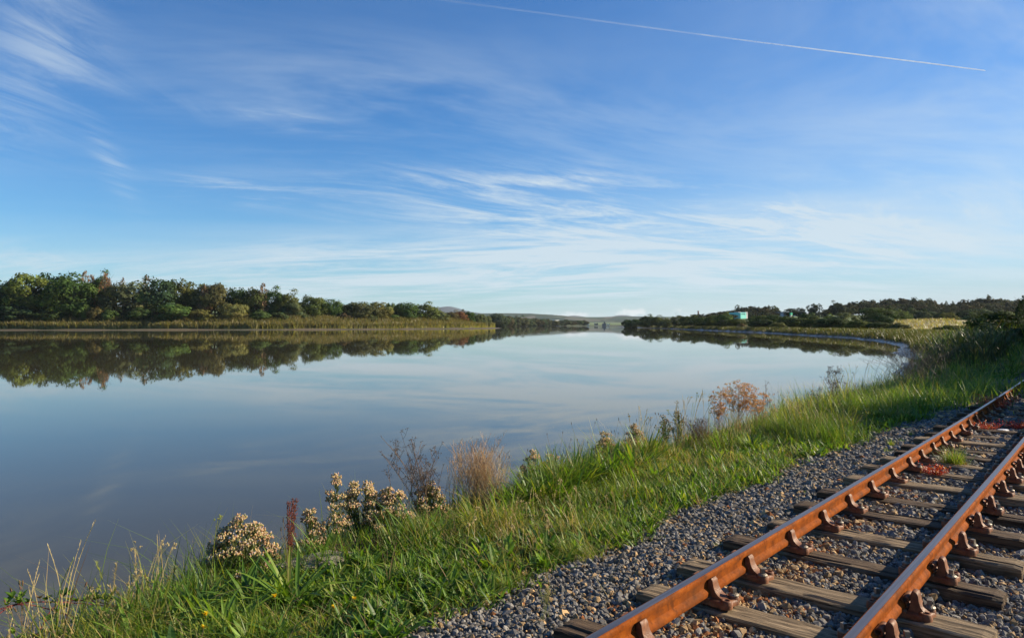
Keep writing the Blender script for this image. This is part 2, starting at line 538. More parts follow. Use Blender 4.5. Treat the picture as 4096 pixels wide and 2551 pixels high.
def water_mat():
    m_, h_, out = mat('river_water')
    co = h_.n('ShaderNodeNewGeometry').outputs['Position']
    n1 = h_.noise(h_.vm('MULTIPLY', co, (.5, 1.0, 1.0)), 1.6, 3, .5)
    n2 = h_.noise(h_.vm('MULTIPLY', co, (.02, .05, 1)), 1.0, 4, .55)
    # calm river with a few faintly ruffled patches
    amp = h_.mapr(n2, .45, .7, .15, 1.0)
    p = principled(h_, out, h_.mix(h_.mapr(n2, .35, .65), (.056, .049, .026), (.063, .055, .030)), .02, .30, 0, h_.m('MULTIPLY', n1, amp), .06, .012)
    p.inputs['IOR'].default_value = 1.33
    return m_


M_WATER = water_mat()

# ================================================================== the setting
WATER_Z = -1.10
nb = [tuple(W(s_, -6.4)) for s_ in (-400, -60, -20, 0, 10, 20, 30, 37)]
right_shore = nb + [(21.5, 41.5), (31.1, 57.6), (45.5, 84.), (59.3, 112.7), (70.4, 149.4), (83.7, 234.6), (98., 431.3), (110., 700.), (113., 790.)]
far_shore = [(150, 840), (300, 880), (620, 900), (620, 1180), (330, 1260), (120, 1240), (20, 1180), (-70, 1060), (-110, 800), (-60, 600), (-22, 548)]
left_shore = [(-3.4, 538), (-12, 490), (-24, 462), (-52, 425), (-88, 390), (-130, 365), (-192, 352), (-250, 346), (-330, 345), (-600, 320), (-1500, 250), (-1500, -400)]
RIVER = np.array(right_shore + far_shore + left_shore, float)
LS = np.array(left_shore[:-1], float)


def seg_dist(x, y, P, closed):
    d2 = np.full(x.shape, 1e18)
    m_ = len(P) if closed else len(P) - 1
    for i in range(m_):
        ax, ay = P[i]; bx, by = P[(i + 1) % len(P)]
        ex, ey = bx - ax, by - ay
        t = np.clip(((x - ax) * ex + (y - ay) * ey) / (ex * ex + ey * ey), 0, 1)
        d2 = np.minimum(d2, (x - ax - t * ex) ** 2 + (y - ay - t * ey) ** 2)
    return np.sqrt(d2)


def inside(x, y, P):
    r = np.zeros(x.shape, bool)
    for i in range(len(P)):
        ax, ay = P[i]; bx, by = P[(i + 1) % len(P)]
        if ay == by: continue
        c_ = (ay > y) != (by > y)
        r ^= c_ & (x < (bx - ax) * (y - ay) / (by - ay) + ax)
    return r


def bump(x, y, cx_, cy_, rx, ry, rot=0.):
    c_, s_ = math.cos(R(rot)), math.sin(R(rot))
    a = ((x - cx_) * c_ + (y - cy_) * s_) / rx; b = (-(x - cx_) * s_ + (y - cy_) * c_) / ry
    return np.exp(-(a * a + b * b))


def terrain(x, y, full=False):
    """ground height, with shore distance and a few zone masks"""
    x = np.asarray(x, float); y = np.asarray(y, float); shp = x.shape
    x = x.ravel(); y = y.ravel()
    dl = seg_dist(x, y, RIVER, True); dl = np.where(inside(x, y, RIVER), -dl, dl)
    dl = dl + np.where(x > 20, smooth(42, 62, y), 0) * 3.0 * (fbm(x * .16, y * .16, 91) - .5)
    s_, v_ = SV(x, y)
    wob = (fbm(x * .35, y * .35, 3) - .5)
    # near bank: mud, steep grassy face, level top, ballast bed
    dn = dl + wob * .5
    zn = np.interp(dn, [-40, -6, 0, 1.1, 2.0, 2.9, 3.5, 4.9, 5.5, 6.0], [-4, -2.4, -1.12, -1.0, -.70, -.40, -.29, -.20, -.15, -.135])
    zn = zn + wob * .10 * smooth(1.0, 2.5, dn) * (1 - smooth(4.4, 5.2, dn))
    tr = smooth(-1.15, -.55, v_) * (1 - smooth(2.0, 3.0, v_))
    zn = np.where(v_ > 2.2, -.135 + smooth(2.2, 9, v_) * (.35 + .2 * wob), zn)
    zn = zn + tr * (np.where((v_ > -.05) & (v_ < 1.1), .075, .025))
    # elsewhere
    mud_w = np.where(x < 20, np.interp(y, [200, 420, 540], [11., 10., 6.]), np.interp(y, [30, 50, 75, 110, 250, 600], [1.3, 1.9, 1.7, .55, .9, 2.2]))
    mud_w = mud_w * np.where(x < 20, 1.0, .25 + 1.5 * fbm(x * .11, y * .11, 55) * np.where(y > 62, 1, 1.1))
    zf = np.where(dl < 0, np.interp(dl, [-60, -8, 0], [-4, -2.2, -1.12]), -1.12 + np.where(x < 20, .55, .24) * smooth(0, 1, dl / mud_w) + np.where(x < 20, 1.05 + 1.5 * smooth(8, 20, dl), .85) * smooth(0, 1, (dl - mud_w * .9) / np.where(x < 20, mud_w + 4, 2.6)))
    zf = zf + np.where(dl > mud_w + 2, wob * .25 * smooth(0, 10, dl - mud_w), 0)
    near = (x > v_ * 0 - 1e9) & (s_ < 60) & (v_ > -40)
    kn = np.where(v_ > -30, 1 - smooth(30, 55, s_), 0)
    z = zn * kn + zf * (1 - kn)
    land = np.where(x > 20, smooth(8, 45, dl), smooth(15, 70, dl))
    rise = (4.0 * bump(x, y, 260, 520, 120, 150, 20) + 6.5 * bump(x, y, 400, 640, 110, 120) + 4.5 * bump(x, y, 250, 640, 110, 110)
            + 3.0 * bump(x, y, 125, 215, 70, 75) + 1.5 * smooth(200, 500, y) * smooth(0, 200, x - 100)
            + 9 * bump(x, y, -330, 640, 220, 170) + 10 * bump(x, y, -160, 760, 90, 90) + 6 * smooth(30, 200, dl) * (x < 0))
    z = z + rise * land * (1 - kn)
    # the plain climbs gently towards the hills
    r_ = np.hypot(x, y)
    z = z + smooth(1500, 6000, r_) * 18 * land
    if not full: return z.reshape(shp)
    return z.reshape(shp), dl.reshape(shp), s_.reshape(shp), v_.reshape(shp), mud_w.reshape(shp), kn.reshape(shp)


def gz(x, y): return terrain(np.atleast_1d(np.asarray(x, float)), np.atleast_1d(np.asarray(y, float)))


# one sheet of ground, fine near the camera and in view, out to the horizon
radii = np.concatenate([[0.0], np.geomspace(.6, 30, 125)[:-1], np.geomspace(30, 260, 170)[:-1], np.geomspace(260, 16000, 125)])
ang = np.concatenate([np.arange(-42, 42, .21), np.arange(42, 318, 2.4)])
ang = np.radians(ang)
RR, AA = np.meshgrid(radii, ang, indexing='ij')
gx, gy = RR * np.sin(AA), RR * np.cos(AA)
gzv, gdl, gs, gv, gmw, gkn = terrain(gx, gy, True)
nr, na = gx.shape
# ground colours; ballast bed darkened to stand in for shade between stones
C_MUD, C_SOIL, C_TURF, C_BALL, C_GOLD, C_FIELD = [np.array(c) for c in ((.085, .070, .055), (.026, .021, .014), (.036, .046, .014), (.034, .032, .030), (.27, .225, .095), (.11, .15, .045))]
cols = np.empty(gx.shape + (3,)); cols[:] = C_TURF
fb = fbm(gx * .02, gy * .02, 11)[..., None]
farf = smooth(20, 60, gdl)[..., None] * (1 - gkn)[..., None]
cols = cols * (1 - farf) + (C_FIELD * (.6 + .8 * fb)) * farf
soil = (smooth(1.0, 1.6, gdl) * (1 - smooth(4.5, 5.2, gdl)) * gkn)[..., None]
cols = cols * (1 - soil) + C_SOIL * soil
ball = (smooth(-1.7, -1.2, gv) * (1 - smooth(2.6, 3.4, gv)) * gkn * (1 - .7 * smooth(20, 32, gs)))[..., None]
cols = cols * (1 - ball) + C_BALL * ball
mudf = np.where(gkn > .5, 1 - smooth(1.0, 1.6, gdl), 1 - smooth(gmw * .85, gmw * 1.15, gdl))[..., None]
mcol = np.where((gx < 0)[..., None] & (gy > 150)[..., None], np.array((.10, .078, .048)), C_MUD)
cols = cols * (1 - mudf) + mcol * mudf
wetv = mudf[..., 0] * np.where((gx < 0) & (gy > 150), .35, 1.0)
# dry golden meadow on the far bank
gold = (bump(gx, gy, 97, 168, 70, 27, 60) > .36) & (gdl > 11)
gold2 = (bump(gx, gy, 395, 610, 46, 60) > .35)
cols[gold] = C_GOLD * (.8 + .4 * fb[gold])
cols[gold2] = np.array((.22, .24, .08))
G = Geo()
ii, jj = np.meshgrid(np.arange(nr - 1), np.arange(na), indexing='ij')
j2 = (jj + 1) % na
quads = np.stack([ii * na + jj, (ii + 1) * na + jj, (ii + 1) * na + j2, ii * na + j2], -1).reshape(-1, 4)
G.add(np.stack([gx, gy, gzv], -1).reshape(-1, 3), quads, None, cols.reshape(-1, 3))
gm = G.mesh('ground', True)
wa_ = gm.attributes.new('Wet', 'FLOAT', 'POINT'); wa_.data.foreach_set('value', wetv.ravel().astype(np.float32))
ground = obj('ground', gm, mat=M_GROUND, kind='structure', label='grassy bank, muddy foreshore and fields beside the river')

# the river
G = Geo()
G.add([[-1600, -420, WATER_Z], [900, -420, WATER_Z], [900, 1400, WATER_Z], [-1600, 1400, WATER_Z]], [[0, 1, 2, 3]])
river = obj('river', G, mat=M_WATER, kind='structure', label='wide calm river mirroring the sky and the wooded banks')


def hill_mat():
    m_, h_, out = mat('hill_fields')
    co = h_.n('ShaderNodeNewGeometry').outputs['Position']
    c2_ = h_.vm('MULTIPLY', h_.vm('ADD', co, h_.vm('MULTIPLY', h_.n('ShaderNodeTexNoise').outputs['Color'], (0, 0, 0))), (1, .42, .0))
    vo = h_.n('ShaderNodeTexVoronoi'); vo.inputs['Scale'].default_value = .0062; h_.put(vo.inputs['Vector'], c2_)
    ve = h_.n('ShaderNodeTexVoronoi', feature='DISTANCE_TO_EDGE'); ve.inputs['Scale'].default_value = .0062; h_.put(ve.inputs['Vector'], c2_)
    rnd = h_.sep(vo.outputs['Color'])[0]
    c = h_.ramp(rnd, [(.0, (.020, .036, .026)), (.3, (.032, .058, .034)), (.55, (.050, .082, .042)), (.8, (.085, .085, .055)), (1., (.115, .10, .075))])  # field greens darkened and shifted blue, standing in for distance haze
    wd = h_.mapr(h_.noise(co, .0016, 5, .6), .52, .6, 0, .9)
    c = h_.mix(wd, c, (.03, .042, .022))
    c = h_.mix(h_.mapr(ve.outputs['Distance'], .04, .075, .9, 0), c, (.025, .04, .018))
    principled(h_, out, c, .95, .1)
    return m_


M_HILL = hill_mat()
M_HAZE_MOOR = simple('hazy_moor', (.045, .050, .055), .95, .1, 0, .25, .004)  # moor tint with the blue of distance haze put into the colour


def ridge(name, prof, dist, depth, label, m_, seed):
    """a long hill: prof lists (photograph column, crest row); the flanks fall away on both sides"""
    px_ = np.array([p[0] for p in prof], float); py_ = np.array([p[1] for p in prof], float)
    n = 150; xs = np.linspace(px_[0], px_[-1], n)
    from_ = np.interp(xs, px_, py_)
    ker = np.ones(7) / 7; from_ = np.convolve(np.r_[[from_[0]] * 3, from_, [from_[-1]] * 3], ker, 'valid')
    X = (xs - 2048) / FPX * dist
    Hc = (1297 - from_) / FPX * dist + CZ
    t = np.linspace(-1, 1, 34)
    XX = X[:, None] * (1 + 0 * t[None]); YY = dist + depth * t[None] + 0 * XX
    fall = np.cos(np.clip(t, -1, 1) * np.pi / 2) ** 1.4
    fall = np.where(t < 0, fall, np.maximum(fall, 0))
    ZZ = Hc[:, None] * fall[None] * (.93 + .14 * fbm(XX / dist * 30, YY / dist * 12, seed)) - 1.5
    kk = Hc / np.maximum((ZZ + 0).max(1), 1e-3); ZZ = ZZ * np.clip(kk, .8, 1.25)[:, None]
    G = Geo(); m2 = len(t)
    q = [[i * m2 + j, (i + 1) * m2 + j, (i + 1) * m2 + j + 1, i * m2 + j + 1] for i in range(n - 1) for j in range(m2 - 1)]
    G.add(np.stack([XX, YY, ZZ], -1).reshape(-1, 3), q)
    me = G.mesh(name, True)
    return obj(name, me, mat=m_, kind='structure', label=label)


ridge('hills', [(700, 1290), (1100, 1275), (1700, 1262), (1850, 1256), (2010, 1252), (2100, 1254), (2200, 1260), (2330, 1270), (2430, 1268), (2520, 1264), (2620, 1268), (2720, 1266), (2900, 1272), (3300, 1280), (3900, 1288)],
      5200, 1500, 'long low hills with a patchwork of green fields and hedges', M_HILL, 5)
ridge('hills', [(1500, 1290), (1690, 1252), (1730, 1240), (1765, 1229), (1800, 1225), (1830, 1232), (1870, 1245), (1960, 1258), (2100, 1275)],
      9500, 1700, 'single blue-grey peak rising beyond the trees of the wooded bank', M_HAZE_MOOR, 9)
ridge('hills', [(2200, 1290), (2270, 1264), (2300, 1261), (2340, 1268), (2420, 1278), (2450, 1266), (2480, 1259), (2510, 1262), (2560, 1278), (2700, 1290)],
      12500, 1700, 'two faint rounded summits far behind the field hills', M_HAZE_MOOR, 13)

# thin air that lets the far hills fade
hz, hh, hout = mat('haze')
pv = hh.n('ShaderNodeVolumePrincipled')
pv.inputs['Color'].default_value = (.80, .89, 1.0, 1); pv.inputs['Density'].default_value = 3.2e-5; pv.inputs['Anisotropy'].default_value = .2
hh.link(pv.outputs[0], hout.inputs['Volume'])
G = Geo(); box(G, -17000, 17000, -17000, 17000, -7, 275)
obj('haze', G, mat=hz, kind='stuff', label='thin morning haze softening the far hills')

# ================================================================== the railway
RAILH, CHB = .145, .045
VL, VR = .035, 1.02                      # rail centres
prof = np.array([(-.033, 0), (.033, 0), (.035, .006), (.034, .026), (.026, .036), (.011, .050), (.0095, .075), (.011, .096), (.022, .103), (.034, .110),
                 (.035, .116), (.035, .134), (.031, .141), (.026, .1438), (.023, .1446), (.006, .1452), (-.006, .1452), (-.023, .1446), (-.026, .1438), (-.031, .141), (-.035, .134), (-.035, .116), (-.034, .110),
                 (-.022, .103), (-.011, .096), (-.0095, .075), (-.011, .050), (-.026, .036), (-.034, .026), (-.035, .006)])
BAND_SEG = {14, 15, 16}                 # the worn running band on top of the head


def rail(vc, s0, s1, label, group='rails of the narrow track'):
    root = obj('rail', None, loc=(*W(s0, vc), CHB), label=label, cat='rail', group=group)
    m_ = max(2, int((s1 - s0) / .4)); ss = np.linspace(s0, s1, m_ + 1)
    me = bpy.data.meshes.new('rail_body')
    V, F, MI = [], [], []
    o0 = np.array([*W(s0, vc), CHB]); k_ = len(prof)
    for s_ in ss:
        for (a, b) in prof: V.append(np.array([*W(s_, vc + a), CHB + b]) - o0)
    for i in range(m_):
        for j in range(k_):
            F.append((i * k_ + j, i * k_ + (j + 1) % k_, (i + 1) * k_ + (j + 1) % k_, (i + 1) * k_ + j)); MI.append(1 if j in BAND_SEG else 0)
    F.append(tuple(range(k_ - 1, -1, -1))); MI.append(0)
    F.append(tuple(m_ * k_ + j for j in range(k_))); MI.append(0)
    me.from_pydata([tuple(v) for v in V], [], F)
    me.polygons.foreach_set('material_index', MI); me.polygons.foreach_set('use_smooth', [True] * (len(F) - 2) + [False] * 2)
    me.update()
    b = obj('rail_body', me, root, [M_RUST, M_BAND])
    try: me.set_sharp_from_angle(angle=R(38))
    except Exception: pass
    return root


JS = 9.07
rl0 = rail(VL, -3.0, JS - .004, 'near length of the rusty rail on the river side, up to the joint')
rl1 = rail(VL, JS + .004, 34.0, 'far length of the rusty rail on the river side, beyond the joint')
rr0 = rail(VR, -3.0, JS - .004, 'near length of the rusty rail on the landward side, large in the corner')
rr1 = rail(VR, JS + .004, 34.0, 'short far length of the rusty landward rail at the picture edge')

# fishplates and their bolts at the two joints
for vc, r0, who in ((VL, rl0, 'river-side'), (VR, rr0, 'landward')):
    for sd_ in (-1, 1):
        G = Geo(); y0, y1 = -.20, .20
        px_ = [(.010, .036), (.026, .040), (.028, .048), (.020, .056), (.019, .088), (.026, .094), (.026, .101), (.010, .098)]
        n = prism(G, [(sd_ * a, b) for a, b in px_], y0, y1, (.3, .1, .03))
        fp = obj('fishplate', G, None, M_RUST, loc=(*W(JS, vc), CHB), rotz=-HD,
                 label=f"rusty fishplate bolted on the {'inner' if (sd_ > 0) == (vc == VL) else 'outer'} side of the {who} rail joint", cat='fishplate', group='fishplates at the rail joints')
        for yb in (-.15, -.05, .05, .15):
            G = Geo()
            th = np.arange(6) * np.pi / 3
            a = [[sd_ * .018, yb + .016 * math.cos(t), .072 + .016 * math.sin(t)] for t in th]; b = [[sd_ * .045, p[1], p[2]] for p in a]
            G.add(a + b, [[i, (i + 1) % 6, 6 + (i + 1) % 6, 6 + i] for i in range(6)] + [[6, 7, 8, 9], [6, 9, 10, 11]])
            obj('fish_bolt', G, fp, M_RUST)


# --- sleepers
def sleeper_mesh(seed):
    r = np.random.default_rng(seed)
    Lh, wd, hh_ = .95, .235 + .02 * r.random(), .125
    nx, ny = 40, 13
    xs = np.linspace(-Lh, Lh, nx); ys = np.linspace(-wd / 2, wd / 2, ny)
    XX, YY = np.meshgrid(xs, ys, indexing='ij')
    top = (fbm(XX * 6 + seed, YY * 40, seed) - .5) * .014
    # splits running with the grain
    for c in range(r.integers(1, 4)):
        j = r.integers(2, ny - 2); a = r.uniform(-.95, .3); ln = r.uniform(.3, 1.2)
        prof_ = smooth(a, a + .1, xs) * (1 - smooth(a + ln - .1, a + ln, xs))
        if c == 0: prof_ = np.maximum(prof_, 1 - smooth(-.80, -.35, xs) if seed % 2 else prof_)
        top[:, j] -= prof_ * r.uniform(.014, .03)
    edge = np.minimum(np.abs(YY - ys[0]), np.abs(YY - ys[-1])); e2 = np.minimum(np.abs(XX + Lh), np.abs(XX - Lh))
    top -= .010 * (1 - smooth(0, .022, edge)) * (.5 + fbm(XX * 9, YY * 9, seed + 4)) + .012 * (1 - smooth(0, .04, e2)) * fbm(XX * 3, YY * 30, seed + 9) * 1.6
    endx = (fbm(YY * 45 + 3, XX * 0 + seed, seed + 2) - .5) * .03
    XX = XX + np.where(np.abs(XX) > Lh - .01, endx, 0)
    YY = YY + (fbm(xs * 5, xs * 0 + seed, seed + 3)[:, None] - .5) * .012
    G = Geo(); n = nx * ny
    Vt = np.stack([XX, YY, top], -1).reshape(-1, 3); Vb = Vt.copy(); Vb[:, 2] = -hh_
    q = [[i * ny + j, (i + 1) * ny + j, (i + 1) * ny + j + 1, i * ny + j + 1] for i in range(nx - 1) for j in range(ny - 1)]
    rim = [i * ny for i in range(nx)] + [(nx - 1) * ny + j for j in range(1, ny)] + [i * ny + ny - 1 for i in range(nx - 2, -1, -1)] + [j for j in range(ny - 2, 0, -1)]
    rimv = np.array(rim); m_ = len(rim)
    side_top = Vt[rimv]; side_bot = Vb[rimv]
    G.add(Vt, q)
    G.add(np.r_[side_top, side_bot], [[i, m_ + i, m_ + (i + 1) % m_, (i + 1) % m_] for i in range(m_)])
    return G.mesh('sleeper')


SL_M = [sleeper_mesh(s_) for s_ in (3, 8, 15, 22, 31, 40)]


# --- cast chair (bullhead), its screw and spring key; local x = away from the track, y = along the rail
def lathe(G, cx_, cy_, prof_, sides=14, c=(.3, .2, .1)):
    th = np.arange(sides) * 2 * np.pi / sides
    V = np.array([[cx_ + r_ * math.cos(t), cy_ + r_ * math.sin(t), z_] for r_, z_ in prof_ for t in th])
    q = [[i * sides + j, i * sides + (j + 1) % sides, (i + 1) * sides + (j + 1) % sides, (i + 1) * sides + j] for i in range(len(prof_) - 1) for j in range(sides)]
    G.add(V, q, None, c)


def chair_base():
    G = Geo()
    # plate with waisted outline, rounded upper edge
    out = []
    for a in np.linspace(0, 2 * np.pi, 40, endpoint=False):
        c, s_ = math.cos(a), math.sin(a)
        x_ = .185 * np.sign(c) * abs(c) ** .35; y_ = .098 * np.sign(s_) * abs(s_) ** .5
        y_ *= .80 + .20 * smooth(.06, .15, abs(x_))
        x_ -= np.sign(x_) * .018 * math.exp(-(y_ / .03) ** 2) * (abs(x_) > .15)
        out.append((x_, y_))
    out = np.array(out); n = len(out)
    lv = [(1.0, 0.0), (1.0, .022), (.97, .032), (.90, .037)]
    V = np.concatenate([np.c_[out * k_, np.full(n, z_)] for k_, z_ in lv] + [[[0, 0, .038]]])
    q = [[i * n + j, i * n + (j + 1) % n, (i + 1) * n + (j + 1) % n, (i + 1) * n + j] for i in range(len(lv) - 1) for j in range(n)]
    t = [[3 * n + j, 3 * n + (j + 1) % n, 4 * n] for j in range(n)]
    G.add(V, q, t)
    for x_ in (-.146, .146):
        for y_ in (-.056, .056):
            lathe(G, x_, y_, [(.036, .020), (.033, .046), (.027, .052), (.017, .052), (.015, .030), (.0, .028)])
    box(G, -.045, .045, -.085, .085, .030, .0445)
    return G.mesh('chair_base', True)


def jaw(prof_, hw_top, hw_bot):
    """curved jaw: outline in x-z, thickness along the rail growing towards the foot"""
    p = np.array(prof_, float); n = len(p); zt = p[:, 1].max()
    hw = hw_bot + (hw_top - hw_bot) * np.clip(p[:, 1] / zt, 0, 1) ** .5
    G = Geo(); cen = p.mean(0)
    rings = []
    for k_, ins in ((-1, .86), (-.86, 1.0), (.86, 1.0), (1, .86)):
        rings.append(np.c_[cen[0] + (p[:, 0] - cen[0]) * (1 if ins == 1 else .93), hw * k_, np.maximum(p[:, 1] * (1 if ins == 1 else .985), p[:, 1] - .004)])
    V = np.concatenate(rings)
    q = [[i * n + j, (i + 1) * n + j, (i + 1) * n + (j + 1) % n, i * n + (j + 1) % n] for i in range(3) for j in range(n)]
    me = bpy.data.meshes.new('jaw')
    F = [tuple(f) for f in q] + [tuple(range(n - 1, -1, -1))[::-1], tuple(3 * n + j for j in range(n))[::-1]]
    me.from_pydata([tuple(v) for v in V], [], F); me.polygons.foreach_set('use_smooth', [True] * len(q) + [False] * 2); me.update()
    try: me.set_sharp_from_angle(angle=R(42))
    except Exception: pass
    return me


inner_p = [(-.012, .030), (-.012, .138), (-.022, .150), (-.036, .151), (-.046, .141), (-.050, .120), (-.057, .096), (-.068, .077), (-.086, .060), (-.108, .048), (-.132, .042), (-.132, .026)]
outer_p = [(.040, .026), (.155, .026), (.155, .042), (.134, .054), (.119, .075), (.110, .100), (.105, .134), (.097, .151), (.083, .157), (.069, .152), (.062, .134), (.061, .078), (.052, .050)]
ME_BASE = chair_base(); ME_IN = jaw(inner_p, .034, .056); ME_OUT = jaw(outer_p, .036, .060)
# coach screw
G = Geo()
lathe(G, 0, 0, [(.034, 0), (.034, .006), (.026, .013), (.016, .016), (.0145, .022)])
box(G, -.0135, .0135, -.0135, .0135, .018, .048)
ME_SCREW = G.mesh('coach_screw')
# spring key: a rolled strip of steel gripping between rail web and outer jaw
G = Geo()
th = np.radians(np.linspace(250, -95, 20)); rad = np.linspace(.024, .022, 20)
cxk, czk = .036, .100
o_ = np.c_[cxk + rad * np.cos(th), czk + rad * np.sin(th)]; i_ = np.c_[cxk + (rad - .006) * np.cos(th), czk + (rad - .006) * np.sin(th)]
o_ = np.r_[o_, [[.052, .060], [.044, .054]]]; i_ = np.r_[i_, [[.046, .066], [.040, .062]]]
ring = np.r_[o_, i_[::-1]]; k_ = len(o_)
V = np.concatenate([np.c_[ring[:, 0], np.full(2 * k_, y_), ring[:, 1]] for y_ in (-.060, .060)])
q = [[j, (j + 1) % (2 * k_), 2 * k_ + (j + 1) % (2 * k_), 2 * k_ + j] for j in range(2 * k_)]
q += [[j, 2 * k_ - 1 - j, 2 * k_ - 2 - j, j + 1] for j in range(k_ - 1)] + [[2 * k_ + j, 2 * k_ + j + 1, 4 * k_ - 2 - j, 4 * k_ - 1 - j] for j in range(k_ - 1)]
G.add(V, q); ME_KEY = G.mesh('spring_key')
for me_, m_ in ((ME_BASE, M_CHAIR), (ME_IN, M_CHAIR), (ME_OUT, M_CHAIR), (ME_SCREW, M_CHAIR), (ME_KEY, M_CHAIR)): me_.materials.append(m_)
M_SCREW = simple('pale_screw', (.21, .17, .12), .5, .5, .3, .3, 60)
ME_SCREW.materials.clear(); ME_SCREW.materials.append(M_SCREW)

SL = [-.62, .15, .97, 1.83, 2.43, 3.25, 4.03, 4.81, 5.60, 6.45, 7.33, 8.02, 8.74, 9.42, 10.15, 11.08, 11.85, 12.65, 13.4, 14.2, 15.0, 15.8, 16.6, 17.4, 18.2, 19.0, 19.8, 20.6, 21.4, 22.2, 23.0, 24.0, 25.0, 26.0]
ORD = ['first', 'second', 'third', 'fourth', 'fifth', 'sixth', 'seventh', 'eighth', 'ninth', 'tenth', 'eleventh', 'twelfth', 'thirteenth', 'fourteenth', 'fifteenth', 'sixteenth', 'seventeenth', 'eighteenth', 'nineteenth', 'twentieth',
       'twenty-first', 'twenty-second', 'twenty-third', 'twenty-fourth', 'twenty-fifth', 'twenty-sixth', 'twenty-seventh', 'twenty-eighth', 'twenty-ninth', 'thirtieth', 'thirty-first', 'thirty-second', 'thirty-third', 'thirty-fourth']
SL_LOOK = {2: 'split grey timber sleeper in the bottom edge of the picture', 3: 'cracked grey-brown sleeper, second visible from the bottom edge', 11: 'sleeper just short of the rail joints', 13: 'sleeper just beyond the rail joints', 12: 'dark timber sleeper right below the rail joints'}
for i, s_ in enumerate(SL):
    me_ = SL_M[(i * 5 + 2) % 6]
    xy = W(s_, .5275)
    if i == 0: me_.materials.clear()
    if not me_.materials: me_.materials.append(M_WOOD)
    ln = 1 + .02 * math.sin(i * 5.1); off = .03 * math.sin(i * 2.3)
    lab = SL_LOOK.get(i, f"weathered timber sleeper, {ORD[i]} along the track counting from the camera")
    sl = obj('sleeper', me_, loc=(*(xy + N * off), -.006 + .011 * math.sin(i * 3.7)), label=lab, cat='railway sleeper', group='sleepers under the track')
    sl.rotation_euler = (.01 * math.sin(i * 1.9), .006 * math.sin(i * 4.1), -(HD + KC * 0) + .02 * math.sin(i * 7.3))
    sl.scale = (ln * (1 if i % 2 else 1), 1, 1)
    for vc, fl in ((VL, math.pi), (VR, 0.)):
        wp = W(s_ + (.0 if i % 3 else .015), vc)
        loc = Vector((*wp, -.002))
        cb = obj('rail_chair', ME_BASE, sl)
        cb.matrix_parent_inverse = sl.matrix_basis.inverted()
        cb.location = loc; cb.rotation_euler = (0, 0, -HD + fl)
        if s_ > 20: continue
        for nm, me2 in (('inner_jaw', ME_IN), ('outer_jaw', ME_OUT), ('spring_key', ME_KEY)):
            if nm == 'spring_key' and (i % 7 == 6): continue
            j_ = obj(nm, me2, cb)
            if nm == 'spring_key': j_.location = (0, .012 * math.sin(i * 3.3 + vc), 0)
        for x_ in (-.146, .146):
            yy_ = -.056 if (i + (x_ > 0)) % 3 == 0 else .056
            c_ = obj('coach_screw', ME_SCREW, cb); c_.location = (x_, yy_, .050); c_.rotation_euler = (0, 0, i * 1.3 + x_ * 9)

# --- ballast: thousands of broken stones
t_ = (1 + 5 ** .5) / 2
ICO_V = np.array([(-1, t_, 0), (1, t_, 0), (-1, -t_, 0), (1, -t_, 0), (0, -1, t_), (0, 1, t_), (0, -1, -t_), (0, 1, -t_), (t_, 0, -1), (t_, 0, 1), (-t_, 0, -1), (-t_, 0, 1)]) / 1.902
ICO_F = np.array([(0, 11, 5), (0, 5, 1), (0, 1, 7), (0, 7, 10), (0, 10, 11), (1, 5, 9), (5, 11, 4), (11, 10, 2), (10, 7, 6), (7, 1, 8), (3, 9, 4), (3, 4, 2), (3, 2, 6), (3, 6, 8), (3, 8, 9), (4, 9, 5), (2, 4, 11), (6, 2, 10), (8, 6, 7), (9, 8, 1)])


def stones(G, pos, size, col, r):
    n = len(pos)
    var = []
    for k_ in range(24):
        # stretch and clip an icosahedron with random planes: flat broken faces
        v = ICO_V * r.uniform(.62, 1.25, 3)
        for _ in range(4):
            nn = r.normal(size=3); nn /= np.linalg.norm(nn); d_ = r.uniform(.40, .75)
            ex = np.maximum(v @ nn - d_, 0); v = v - ex[:, None] * nn
        var.append(v + r.normal(size=v.shape) * .05)
    var = np.array(var); idx = r.integers(0, 24, n)
    qv = r.normal(size=(n, 4)); qv /= np.linalg.norm(qv, axis=1)[:, None]
    a, b, c, d = qv.T
    Rm = np.stack([np.stack([1 - 2 * (c * c + d * d), 2 * (b * c - a * d), 2 * (b * d + a * c)], -1), np.stack([2 * (b * c + a * d), 1 - 2 * (b * b + d * d), 2 * (c * d - a * b)], -1), np.stack([2 * (b * d - a * c), 2 * (c * d + a * b), 1 - 2 * (b * b + c * c)], -1)], 1)
    V = np.einsum('nij,nkj->nki', Rm, var[idx]) * size[:, None, None] + pos[:, None]
    F = (np.arange(n)[:, None, None] * 12 + ICO_F[None]).reshape(-1, 3)
    G.add(V.reshape(-1, 3), None, F, np.repeat(col, 12, 0))


def ballast_pts(s0, s1, v0, v1, dens, r):
    n = int((s1 - s0) * (v1 - v0) * dens)
    s_ = r.uniform(s0, s1, n); v_ = r.uniform(v0, v1, n)
    return s_, v_


